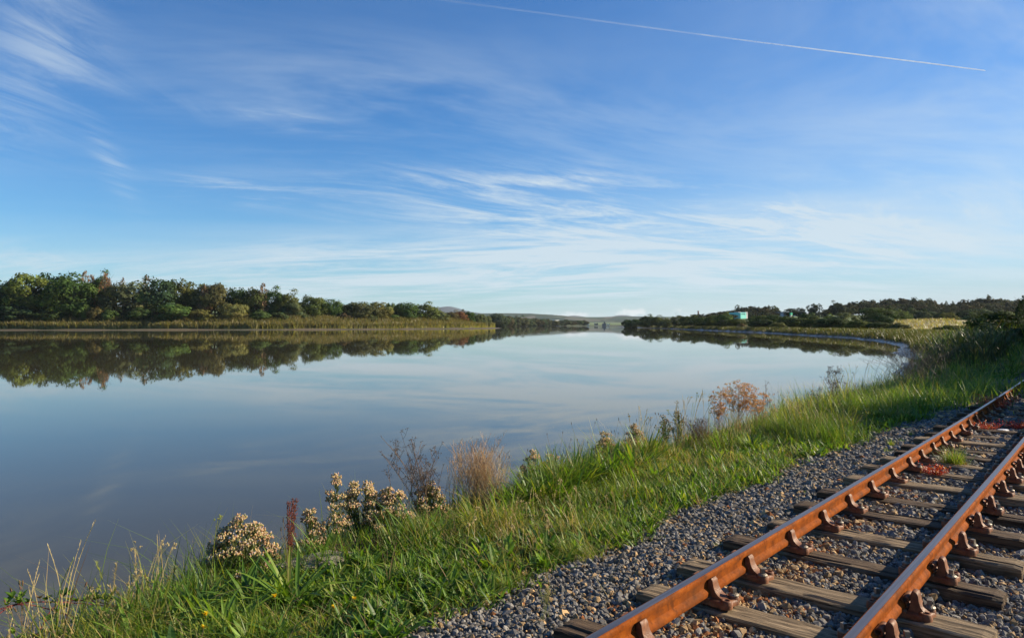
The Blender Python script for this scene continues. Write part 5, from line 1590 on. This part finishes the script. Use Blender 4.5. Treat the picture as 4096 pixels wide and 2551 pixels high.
aster('second dark-leaved aster beside the russet flower stand', s_at(2720, -3.6), -3.6, .74, .30, 40, 513, 1.0)


def dock(label, s_, v_, H, seed):
    r = np.random.default_rng(seed); root = plant('dock', label, 'plant', s_, v_)
    G = Geo(); B = Geo()
    for k_ in range(6):
        a = r.uniform(0, 6.28); le = r.uniform(.02, .16); h = H * r.uniform(.75, 1.0)
        p = np.array([[math.cos(a) * le * t, math.sin(a) * le * t, h * t] for t in np.linspace(0, 1, 6)])
        tube(G, p, .004, .0015, 5, (.15, .04, .022))
        n = 170; t = r.uniform(.35, 1.0, n); c = np.c_[np.interp(t, np.linspace(0, 1, 6), p[:, 0]), np.interp(t, np.linspace(0, 1, 6), p[:, 1]), h * t]
        w_ = .026 * (1.2 - t); c[:, :2] += r.normal(size=(n, 2)) * w_[:, None] * (.4 + (np.sin(t * 40) > 0))[:, None]
        blobs(B, c, r.uniform(.003, .006, n), r.uniform(.004, .008, n), jit((.15, .040, .020), .3, n, r))
    obj('stems', G, root, M_DRY, kind='stuff'); obj('seed_clusters', B, root, M_DRY, kind='stuff')


dock('rust-red dock spike standing against the water', s_at(1168, -3.75), -3.75, .78, 521)


def branched(name, label, s_, v_, H, spread, n_main, seed, col, head=None, heads_n=3, hr=.006, group='dead stalks on the bank', flat=False, lean=(0, 0), rad=.0030, cat='dead plant'):
    """dry stalks forking twice; optional small heads at the tips"""
    r = np.random.default_rng(seed); root = plant(name, label, cat, s_, v_, group)
    G = Geo(); B = Geo()
    for k_ in range(n_main):
        a = r.uniform(0, 6.28); sp = spread * r.random() ** .7; h = H * r.uniform(.62, 1.0) if not flat else H * r.uniform(.86, 1.0) * (1 - .12 * (sp / max(spread, .01)) ** 2)
        b0 = np.array([r.normal() * spread * .28, r.normal() * spread * .28, 0])
        e = np.array([math.cos(a) * sp + lean[0] * h, math.sin(a) * sp + lean[1] * h, h])
        ts = np.linspace(0, 1, 6)[:, None]
        p = b0 * (1 - ts) + e * ts * np.array([1, 1, 1]) + np.array([1, 1, 0]) * np.sin(ts * 3.0 + a) * .018
        p[:, :2] = b0[:2] + (e[:2] - b0[:2]) * ts ** 1.6 + np.sin(ts * 4 + a) * .012
        p[:, 2] = h * ts[:, 0]
        c = np.asarray(col) * r.uniform(.7, 1.3)
        tube(G, p, rad, rad * .45, 4, c)
        for j in range(r.integers(3, 7)):
            t = r.uniform(.45, .95); i0 = int(t * 5); f_ = t * 5 - i0; q = p[i0] * (1 - f_) + p[min(i0 + 1, 5)] * f_
            a2 = r.uniform(0, 6.28); l = h * r.uniform(.10, .24) * (1.2 - t * .5)
            e2 = q + np.array([math.cos(a2) * l * .55, math.sin(a2) * l * .55, l * .85])
            if flat: e2[2] = min(e2[2], H * (1.0 - .1 * r.random()))
            tube(G, [q, (q + e2) / 2 + np.array([0, 0, -.1 * l]), e2], rad * .5, rad * .3, 3, c)
            for _ in range(2):
                a3 = r.uniform(0, 6.28); l3 = l * .45; e3 = (q + e2) / 2 + np.array([math.cos(a3) * l3 * .6, math.sin(a3) * l3 * .6, l3 * .7]); tube(G, [(q + e2) / 2, e3], rad * .32, rad * .25, 3, c)
                if head is not None: blobs(B, e3 + r.normal(size=(heads_n, 3)) * hr * 1.6, hr * r.uniform(.6, 1.1, heads_n), hr * r.uniform(.5, 1.0, heads_n), jit(head, .25, heads_n, r))
            if head is not None:
                blobs(B, e2 + r.normal(size=(heads_n * 2, 3)) * hr * 2.2 * np.array([1, 1, .5]), hr * r.uniform(.6, 1.1, heads_n * 2), hr * r.uniform(.5, 1.0, heads_n * 2), jit(head, .25, heads_n * 2, r))
        if head is not None: blobs(B, p[-1] + r.normal(size=(heads_n, 3)) * hr * 1.5, hr, hr * .8, jit(head, .25, heads_n, r))
    obj('stalks', G, root, M_DRY, kind='stuff')
    if head is not None: obj('seed_heads', B, root, M_DRY, kind='stuff')
    return root


branched('dead_stalks', 'dark dead branching stalks with tiny heads, left of the brown bundle', s_at(1690, -3.7), -3.7, 1.05, .38, 22, 531, (.17, .11, .07), (.10, .065, .045), 3, .006, lean=(-.12, 0), rad=.0042)
branched('dead_stalks', 'dense bundle of reddish-brown dead stalks on the bank crest', s_at(1885, -3.55), -3.55, .95, .42, 105, 532, (.55, .34, .16), (.13, .085, .055), 1, .004, lean=(.08, 0), rad=.0026)
branched('dead_stalks', 'pale straw stalks at the right foot of the reddish-brown bundle', s_at(1965, -3.35), -3.4, .80, .38, 90, 533, (.50, .37, .20), None, rad=.0024)
branched('ragwort', 'tall stand of russet flat-topped dead flowers, left cluster', s_at(2885, -3.2), -3.2, 1.02, .22, 14, 541, (.28, .14, .055), (.60, .30, .08), 4, .0092, 'russet dead flowers', True, cat='dead plant')
branched('ragwort', 'tall stand of russet flat-topped dead flowers, broad middle cluster', s_at(2970, -3.2), -3.2, 1.08, .34, 26, 542, (.30, .15, .058), (.62, .31, .08), 4, .0092, 'russet dead flowers', True, cat='dead plant')
branched('ragwort', 'lower russet flower cluster leaning out on the right of the stand', s_at(3045, -3.1), -3.1, .82, .30, 14, 543, (.30, .15, .058), (.60, .30, .08), 4, .0092, 'russet dead flowers', True, lean=(.10, 0), cat='dead plant')
branched('dead_stalks', 'reddish dock-brown stalks under the russet flowers', s_at(2800, -3.1), -3.1, .55, .36, 80, 544, (.24, .13, .075), (.09, .055, .035), 1, .005, rad=.0024)
branched('dead_stalks', 'slim greenish-brown seeding stalk right of the russet flowers', s_at(3075, -3.3), -3.3, 1.15, .10, 4, 545, (.16, .115, .06), (.20, .15, .09), 3, .006)
branched('dead_stalks', 'fine dark forked stalks against bright water, on the far bank crest', s_at(3350, -3.3), -3.3, 1.15, .34, 16, 546, (.13, .09, .065), (.08, .055, .04), 3, .008, rad=.0045)
branched('dead_stalks', 'small dark seeding stalks left of the fine forked ones', s_at(3270, -3.4), -3.4, .70, .22, 10, 547, (.12, .085, .06), (.06, .045, .035), 2, .007)
branched('dead_stalks', 'scattered pale stalks on the dark bank beyond the forked ones', s_at(3430, -3.0), -3.0, .75, .6, 16, 548, (.30, .23, .15), None)
branched('dead_stalks', 'grey dead stalks before the dark reed bed', s_at(3680, -3.0), -3.0, 1.5, 1.6, 120, 549, (.24, .18, .125), None, rad=.005)

# ribwort heads: thin stalks with dark oblong heads
def heads_clump(label, s_, v_, n, H, spread, seed, group='ribwort seed stalks'):
    r = np.random.default_rng(seed); root = plant('ribwort_stalks', label, 'plant', s_, v_, group)
    for k_ in range(n):
        G = Geo(); a = r.uniform(0, 6.28); h = H * r.uniform(.65, 1.05); le = r.uniform(.02, .28); b0 = r.normal(size=2) * spread
        p = np.array([[b0[0] + math.cos(a) * le * t * t * h, b0[1] + math.sin(a) * le * t * t * h, h * t] for t in np.linspace(0, 1, 6)])
        tube(G, p, .0019, .0014, 4, (.24, .165, .085)); st = obj('stalk', G, root, M_DRY)
        G = Geo(); dv = (p[-1] - p[-2]); dv /= np.linalg.norm(dv); L_ = r.uniform(.022, .04)
        q = np.array([p[-1] + dv * L_ * t for t in (0, .15, .5, .85, 1)]); rr_ = np.array([.002, .0052, .0058, .0046, .001])
        th = np.arange(6) * np.pi / 3
        x_ = np.cross(dv, [0, 1, .3]); x_ /= np.linalg.norm(x_); y_ = np.cross(dv, x_)
        V = q[:, None] + rr_[:, None, None] * (x_ * np.cos(th)[:, None] + y_ * np.sin(th)[:, None])[None]
        G.add(V.reshape(-1, 3), [[i * 6 + j, i * 6 + (j + 1) % 6, (i + 1) * 6 + (j + 1) % 6, (i + 1) * 6 + j] for i in range(4) for j in range(6)], None, np.array((.15, .085, .05)) * r.uniform(.7, 1.3))
        obj('seed_head', G, root, M_DRY)


heads_clump('ribwort stalks at the left picture edge above the bramble', s_at(120, -3.35), -3.35, 9, .46, .07, 561)
heads_clump('two ribwort heads leaning beside the tall straws', s_at(330, -3.35), -3.35, 4, .44, .06, 562)
heads_clump('dark ribwort stalks rising from the leafy tufts of the crest', s_at(2370, -3.1), -3.1, 8, .62, .10, 563)
heads_clump('ribwort stalks left of the russet flower stand', s_at(2700, -3.2), -3.2, 12, .66, .20, 564)
heads_clump('ribwort heads between the russet stand and the fine forked stalks', s_at(3180, -3.3), -3.3, 12, .62, .26, 565)


def straws(label, s_, v_, n, H, spread, seed, kind='spike', group='tall dry grass stems'):
    n = n if n < 4 else int(n * 1.7)
    """tall flowering grass stems, each with its own seed head"""
    r = np.random.default_rng(seed); root = plant('dry_grass', label, 'grass', s_, v_, group)
    for k_ in range(n):
        a = r.uniform(0, 6.28); h = H * r.uniform(.6, 1.0); le = r.uniform(.05, .42); b0 = r.normal(size=2) * spread
        t = np.linspace(0, 1, 8)
        p = np.c_[b0[0] + math.cos(a) * le * t ** 2.2 * h, b0[1] + math.sin(a) * le * t ** 2.2 * h * .6, h * t * (1 - .10 * le * t)]
        c = STRAW * r.uniform(.8, 1.25) if r.random() < .8 else YEL
        G = Geo(); tube(G, p, .0032, .0017, 4, c * 1.1); obj('culm', G, root, M_DRY)
        G = Geo(); kd = kind if kind != 'mix' else ('spike', 'plume', 'knots')[k_ % 3]
        if kd == 'spike':
            m_ = 26; tt = np.linspace(.66, 1.0, m_); b = np.c_[[np.interp(tt, t, p[:, i]) for i in range(3)]].T
            ribbons(G, b, .016, r.uniform(0, 6.28, m_), .18, .1, .003, c * 1.05, c * 1.15, (.6, 1, .1))
        elif kd == 'plume':
            m_ = 60; tt = r.uniform(.72, 1.0, m_); b = np.c_[[np.interp(tt, t, p[:, i]) for i in range(3)]].T
            ribbons(G, b, r.uniform(.018, .038, m_), r.normal(a, 1.2, m_), r.uniform(.2, .6, m_), .3, .0034, c, c * 1.15, (.5, 1, .1))
        else:
            for _ in range(5):
                q = p[-1] + r.normal(size=3) * np.array([.018, .018, .022]); tube(G, [p[-2], q], .0008, .0008, 3, c); blobs(G, q + r.normal(size=(7, 3)) * .004, .0042, .0055, c)
        obj('seed_head', G, root, M_DRY)


straws('tallest pair of straw spikes at the left, against the grey water', s_at(285, -3.3), -3.3, 3, .92, .035, 571)
straws('bleached straws left of the tallest pair', s_at(205, -3.25), -3.25, 5, .62, .08, 572)
straws('drooping plumed grass leaning right above the mud', s_at(620, -3.45), -3.45, 6, .66, .09, 573, 'mix')
straws('knotted cocksfoot stems left of the drooping plume', s_at(520, -3.4), -3.4, 6, .52, .09, 574, 'mix')
straws('tangled straws in front of the dark strip of water', s_at(430, -3.2), -3.2, 9, .40, .14, 575, 'mix')
straws('single tall cocksfoot stem over the tall pale aster', s_at(868, -3.5), -3.5, 1, .80, .01, 576, 'knots')
straws('short dry stems at the left picture edge', s_at(60, -3.2), -3.2, 8, .42, .12, 577, 'mix')
straws('straw stems over the leafy tufts left of the crest ribworts', s_at(2290, -3.2), -3.2, 2, .80, .03, 578)
straws('thin straw stems behind the crest ribworts', s_at(2560, -3.4), -3.4, 5, .92, .12, 579, 'mix')
straws('wispy grass stems left of the russet flowers', s_at(2760, -3.3), -3.3, 11, 1.05, .20, 580, 'mix')
straws('bleached grass tuft at the foot of the russet flowers', s_at(2930, -3.0), -3.0, 26, .62, .12, 581)
straws('thin straws against bright water near the reed bed', s_at(3480, -3.6), -3.6, 10, 1.15, .5, 582, 'mix')
straws('dry stems in the yellowed grass beside the ballast', s_at(2060, -2.3), -2.3, 16, .32, .32, 583, 'mix')
straws('dry stems in the grass below the leafy crest tufts', s_at(2300, -2.4), -2.4, 14, .34, .32, 584, 'mix')
straws('brown grass stems in the bright tall grass by the far ballast', s_at(3200, -2.3), -2.3, 18, .62, .30, 585, 'mix')


def tall_grass(label, s_, v_, n, H, spread, seed, w=(1, 1.5, .3, .6, .15, .05), wd=.006, group='bright grass clumps'):
    r = np.random.default_rng(seed); root = plant('grass_clump', label, 'grass', s_, v_, group); G = Geo()
    b = np.c_[r.normal(size=(n, 2)) * spread, np.zeros(n)]
    wz = gz(b[:, 0] + root.location.x, b[:, 1] + root.location.y) - root.location.z; b[:, 2] = wz - .01
    ribbons(G, b, H * r.uniform(.4, 1.1, n), r.uniform(0, 6.28, n), r.uniform(.02, .5, n), r.uniform(.1, .8, n), wd * r.uniform(.6, 1.3, n), pick(r, n, w) * r.uniform(.7, 1.2, (n, 1)), pick(r, n, w) * 1.15, (1, .9, .6, .06))
    obj('blades', G, root, M_GRASS, kind='stuff')


tall_grass('bright green grass clump spilling over the far ballast edge', s_at(3290, -1.75), -1.75, 1400, .50, .28, 591)
tall_grass('second bright grass clump behind the spilling one', s_at(3230, -2.2), -2.2, 1100, .55, .30, 592)
tall_grass('lush bright grass below the bramble at the left', s_at(500, -2.6), -2.6, 420, .30, .14, 593)
tall_grass('fine pale grass tuft at the edge of the ballast, in the yellowed grass', s_at(2300, -1.45), -1.45, 520, .20, .09, 594, (.6, .8, .2, 1.6, .6, .1), .004)
tall_grass('small fine tuft on the ballast edge below the yellowed grass', s_at(2015, -1.5), -1.5, 260, .14, .07, 595, (.8, 1, .2, 1, .3, .1), .004)
tall_grass('sunlit meadow grass on the far bank, nearest patch', s_at(3560, -2.0), -2.0, 1500, .55, .55, 596, (1.6, 1.2, .2, .8, .1, .05), .010)
tall_grass('sunlit meadow grass on the far bank, middle patch', s_at(3640, -1.9), -1.9, 1800, .60, .80, 597, (1.6, 1.2, .2, .9, .1, .05), .014)
tall_grass('sunlit meadow grass on the far bank, farthest patch by the reeds', s_at(3760, -1.8), -1.8, 1500, .65, 1.0, 598, (1.4, 1.2, .2, 1, .2, .05), .018)
tall_grass('green grass fringe beside the far end of the sleepers', s_at(3950, -1.0), -1.0, 1300, .40, .8, 599, (1.2, 1.4, .3, .8, .2, .05), .012)

# tuft and red plants growing between the rails
gt = 'weeds growing in the track'
def on_track(px, py, z=-.06): return SV(*on_z(px, py, z))


s_, v_ = on_track(3815, 1868)
tall_grass('green grass tuft with orange base between the rails', s_, v_, 420, .30, .055, 601, (1.2, 1.6, .2, 1.2, .3, .25), .006, gt)
r = np.random.default_rng(66)
root = plant('dead_grass', 'orange-brown dead grass at the base of the track tuft', 'grass', s_, v_, gt); G = Geo(); n = 520
ribbons(G, np.c_[r.normal(size=(n, 2)) * .075, np.zeros(n)], r.uniform(.05, .13, n), r.uniform(0, 6.28, n), r.uniform(.4, .9, n), r.uniform(.1, .6, n), .004, jit((.36, .18, .06), .3, n, r), jit((.45, .25, .09), .3, n, r), (1, .8, .1)); obj('blades', G, root, M_GRASS, kind='stuff')


def red_plant(label, px, py, Wd, H, n, seed, s_=None, v_=None):
    r = np.random.default_rng(seed)
    if s_ is None: s_, v_ = on_track(px, py)
    root = plant('red_herb', label, 'plant', s_, v_, gt); G = Geo(); S = Geo()
    for k_ in range(n // 22):
        a = r.uniform(0, 6.28); q = r.random() ** .5 * Wd / 2; e = np.array([math.cos(a) * q, math.sin(a) * q, H * r.uniform(.5, 1.0)])
        tube(S, [(e[0] * .3, e[1] * .3, 0), e * np.array([.8, .8, .6]), e], .0016, .0009, 3, (.30, .05, .04))
        m_ = 22; t = r.uniform(.3, 1.05, (m_, 1)); b = e * t + r.normal(size=(m_, 3)) * .014
        ribbons(G, b, r.uniform(.014, .030, m_), r.uniform(0, 6.28, m_), r.uniform(.3, .9, m_), .2, r.uniform(.007, .013, m_), jit((.36, .035, .032), .35, m_, r), jit((.42, .07, .035) if k_ % 4 else (.38, .19, .05), .35, m_, r), (.3, 1, .8, .05))
    obj('stems', S, root, M_DRY, kind='stuff'); obj('leaves', G, root, M_GRASS, kind='stuff')


red_plant('crimson herb patch between the rails below the grass tuft', 3735, 1908, .42, .13, 900, 611)
red_plant('red herb patch between the rails beyond the joint, left half', 3955, 1726, .62, .16, 800, 612)
red_plant('red herb patch between the rails beyond the joint, right half', 4075, 1722, .52, .18, 700, 613)
red_plant('dark red herb growing over the river-side rail', 3975, 1640, .95, .32, 1500, 614)
red_plant('faint red herb outside the rail at the far sleepers', 4050, 1560, .9, .2, 500, 615)
gw_ = 'small weeds on the ballast'
for px, py, n, H, lab in ((3565, 1785, 70, .16, 'yellow-green sprig on the ballast beside the joint'), (3548, 1815, 34, .13, 'small sprig below the yellow-green one beside the joint'), (3645, 1745, 60, .14, 'grass sprig between sleeper ends beyond the joint'),
                          (3610, 1770, 30, .1, 'tiny sprig at the sleeper end by the joint'), (2640, 2140, 26, .06, 'tiny green sprig in the open ballast'), (2880, 2190, 24, .07, 'thin blades beside a split sleeper end'), (3215, 1980, 24, .07, 'thin sprig on the ballast by the fifth sleeper end')):
    s_, v_ = SV(*on_z(px, py, -.12)); tall_grass(lab, s_, v_, n, H, .018, int(px + py), (1, .8, .1, 1.8, .2, .05), .005, gw_)
# thin seeding weed standing in the ballast near the first sleeper
s_, v_ = SV(*on_z(2180, 2490, -.13))
branched('ballast_weed', 'thin seeding weed standing alone in the near ballast', s_, v_, .26, .09, 7, 631, (.20, .22, .07), (.30, .26, .09), 2, .004, gw_, rad=.0016, cat='plant')


# dandelions
def dandelion(label, px, py, v_, h, seed):
    r = np.random.default_rng(seed); s_ = s_at(px, v_)
    x, y = W(s_, v_); z0 = float(gz(x, y)[0]); d = ray(px, py); t = math.hypot(x, y) / math.hypot(d[0], d[1]); zt = CZ + d[2] * t; h = max(zt - z0, .05)
    root = plant('dandelion', label, 'flower', s_, v_, 'yellow dandelions in the grass'); G = Geo()
    tube(G, [(.02, .0, 0), (.012, .01, h * .5), (0, 0, h)], .0022, .0018, 5, (.22, .26, .10)); obj('stalk', G, root, M_GRASS)
    G = Geo(); n = 46
    ribbons(G, np.tile([0, 0, h], (n, 1)) + r.normal(size=(n, 3)) * .002, r.uniform(.014, .024, n), r.uniform(0, 6.28, n), r.uniform(.2, 1.0, n), .2, .0055, (.80, .50, .01), (.85, .62, .02), (.6, 1, .9, .4)); obj('flower_head', G, root, M_PETAL)
    G = Geo(); blobs(G, [[0, 0, h - .004]], .006, .008, (.12, .18, .05)); obj('bud_cup', G, root, M_GRASS)


dandelion('dandelion at the bottom left, upper of the close pair', 843, 2455, -2.30, .2, 641)
dandelion('dandelion at the bottom left, lower of the close pair', 836, 2508, -2.25, .16, 642)
dandelion('dandelion rising from the largest plantain tuft', 1113, 2384, -2.2, .2, 643)
dandelion('dandelion in the middle of the low herbs', 1347, 2427, -2.05, .1, 644)
dandelion('dandelion right of the middle one, on a taller stalk', 1426, 2395, -2.05, .12, 645)

# fern by the stone
r = np.random.default_rng(8)
root = plant('fern', 'pale green fern under the large aster bush', 'fern', s_at(1350, -3.35), -3.35)
for k_ in range(9):
    a = r.uniform(0, 6.28); L_ = r.uniform(.20, .32); G = Geo(); t = np.linspace(0, 1, 9); out = r.uniform(.3, .75)
    p = np.c_[math.cos(a) * out * L_ * t, math.sin(a) * out * L_ * t, L_ * (t - .35 * out * t * t)]
    tube(G, p, .002, .0008, 3, (.20, .26, .06)); m_ = 26; tt = np.linspace(.12, .97, m_); b = np.c_[[np.interp(tt, t, p[:, i]) for i in range(3)]].T
    for sd_ in (-1, 1):
        ribbons(G, b, .055 * np.sin(np.pi * np.clip(tt * .9 + .12, 0, 1)) + .008, a + sd_ * 1.25, .85, .1, .012, jit((.17, .26, .045), .12, m_, r), jit((.20, .29, .05), .12, m_, r), (.8, 1, .6, .05))
    obj('frond', G, root, M_GRASS)

# flat stone slab and the heap of dark earth and roots beside it
def lump(n, r, sx, sy, sz, seed, amp=.25):
    th, ph = np.meshgrid(np.linspace(0, 2 * np.pi, n, endpoint=False), np.linspace(0, np.pi, n // 2), indexing='ij')
    x, y, z = np.cos(th) * np.sin(ph), np.sin(th) * np.sin(ph), np.cos(ph)
    k_ = 1 + amp * (fbm(x * 2.1 + seed, y * 2.1 + z * 1.7, seed, 4) - .5) * 2
    sq = np.sign(z) * np.abs(z) ** .55
    V = np.stack([x * k_ * sx, y * k_ * sy, sq * k_ * sz], -1); m_ = n // 2
    q = [[i * m_ + j, i * m_ + j + 1, ((i + 1) % n) * m_ + j + 1, ((i + 1) % n) * m_ + j] for i in range(n) for j in range(m_ - 1)]
    G = Geo(); G.add(V.reshape(-1, 3), q); return G


def rock_mat():
    m_, h_, out = mat('stone_slab')
    co = h_.n('ShaderNodeTexCoord').outputs['Object']; n1 = h_.noise(co, 9, 8, .65); n2 = h_.noise(co, 50, 5, .6)
    c = h_.ramp(n1, [(.3, (.13, .11, .085)), (.5, (.25, .22, .175)), (.72, (.36, .32, .26))])
    c = h_.mix(h_.mapr(n2, .58, .72, 0, .6), c, (.08, .07, .05))
    principled(h_, out, c, .9, .2, 0, h_.m('ADD', n1, h_.m('MULTIPLY', n2, .4)), .8, .03); return m_


sp = s_at(1275, -3.22); x, y = W(sp, -3.22)
st_ = obj('stone_slab', lump(40, r, .34, .20, .085, 5, .3), mat=rock_mat(), loc=(x, y, float(gz(x, y)[0]) + .085), label='flat grey-brown stone slab half buried in the bank', cat='stone')
st_.rotation_euler = (.06, -.05, .5)
M_EARTH = simple('dark_earth', (.060, .036, .022), .95, .1, 0, .4, 30, .8)
sp = s_at(1450, -3.25); x, y = W(sp, -3.25)
er = obj('earth_heap', None, loc=(x, y, float(gz(x, y)[0]) + .05), label='heap of dark brown earth and roots right of the stone slab', cat='soil')
e1 = obj('soil', lump(44, r, .38, .17, .10, 9, .45), er, M_EARTH); e1.rotation_euler = (0, 0, .7)
G = Geo(); n = 700
a = r.uniform(0, 6.28, n); q = np.sqrt(r.random(n)); ca, sa = math.cos(.7), math.sin(.7)
lx, ly = np.cos(a) * q * .40, np.sin(a) * q * .19
ribbons(G, np.c_[lx * ca - ly * sa, lx * sa + ly * ca, .09 * (1 - q * q) + .0 * q], r.uniform(.03, .09, n), r.uniform(0, 6.28, n), r.uniform(.5, 1.1, n), r.uniform(-.3, .5, n), .0028, jit((.085, .048, .028), .35, n, r), jit((.15, .09, .05), .35, n, r), (1, .8, .2)); obj('roots', G, er, M_DRY, kind='stuff')

# bramble arching in from the left
r = np.random.default_rng(12)
br = plant('bramble', 'bramble with dark red arching stems and toothed leaves at the bottom left', 'shrub', s_at(110, -3.3), -3.3)
base = np.array(br.location)
paths = [[(-160, 2500, -3.25), (60, 2410, -3.35), (180, 2404, -3.4), (330, 2412, -3.45), (470, 2425, -3.45)], [(-100, 2540, -3.2), (40, 2412, -3.35), (150, 2420, -3.4), (240, 2450, -3.4), (300, 2466, -3.35)], [(150, 2540, -3.2), (210, 2420, -3.4), (300, 2395, -3.5), (430, 2412, -3.5), (520, 2440, -3.5)]]
for pt in paths:
    P = []
    for px, py, v_ in pt:
        s_ = s_at(px, v_); x, y = W(s_, v_); d = ray(px, py); P.append(d * (y / d[1]) + np.array([0, 0, CZ]))
    P = np.array(P) - base; t = np.linspace(0, 1, len(P)); tt = np.linspace(0, 1, 14); Q = np.c_[[np.interp(tt, t, P[:, i]) for i in range(3)]].T
    Q[1:-1] = (Q[:-2] + Q[1:-1] * 2 + Q[2:]) / 4
    G = Geo(); tube(G, Q, .0050, .0025, 6, (.13, .028, .028))
    th_ = Q[r.integers(1, 13, 40)] + r.normal(size=(40, 3)) * .004; ribbons(G, th_, .007, r.uniform(0, 6.28, 40), .7, .2, .002, (.17, .05, .04), (.22, .10, .06), (1, .6, .05))
    obj('stem', G, br, M_DRY)
    for k_ in range(11):
        q = Q[r.integers(0, 13)]; a0 = r.uniform(0, 6.28); pe = q + np.array([math.cos(a0) * .03, math.sin(a0) * .03, r.uniform(.0, .05)])
        G = Geo(); tube(G, [q, pe], .0012, .001, 3, (.16, .06, .03))
        cl = pick(r, 1, (1, 2, 2, .3, 0, .15))[0] * .85
        for da in (-1.2, 0, 1.2): ribbons(G, [pe], .045 * (1.15 if da == 0 else .95), a0 + da, r.uniform(.5, .95), .25, .034, cl, cl * 1.2, (.25, .85, 1, .8, .45, .04), fold=.25)
        obj('leaf', G, br, M_GRASS)
rosb = np.random.default_rng(15)
for i, (px, v) in enumerate(((40, -3.3), (90, -3.2), (260, -3.35))):
    root = plant('bramble', ('leafy bramble shoot at the very left picture edge', 'leafy bramble shoot between the ribwort stalks', 'leafy bramble shoot at the foot of the tallest straws')[i], 'shrub', s_at(px, v), v)
    for k_ in range(26):
        G = Geo(); a0 = rosb.uniform(0, 6.28); q = np.array([rosb.normal() * .07, rosb.normal() * .07, rosb.uniform(.02, .16)])
        cl = pick(rosb, 1, (1, 2, 2, .3, 0, .2))[0] * .85
        for da in (-1.2, 0, 1.2): ribbons(G, [q], .046, a0 + da, rosb.uniform(.5, .95), .25, .034, cl, cl * 1.2, (.25, .85, 1, .8, .45, .04), fold=.25)
        obj('leaf', G, root, M_GRASS)

# a crumpled white scrap caught in the red herbs
s_, v_ = on_track(4012, 1732); x, y = W(s_, v_)
sc_p = obj('litter', lump(18, r, .13, .05, .02, 31, .6), mat=simple('white_plastic', (.55, .55, .57), .5, .4, 0, .1, 20), loc=(x, y, float(gz(x, y)[0]) + .05), label='crumpled white scrap of plastic among the red herbs', cat='litter')
sc_p.rotation_euler = (.1, .05, .4)
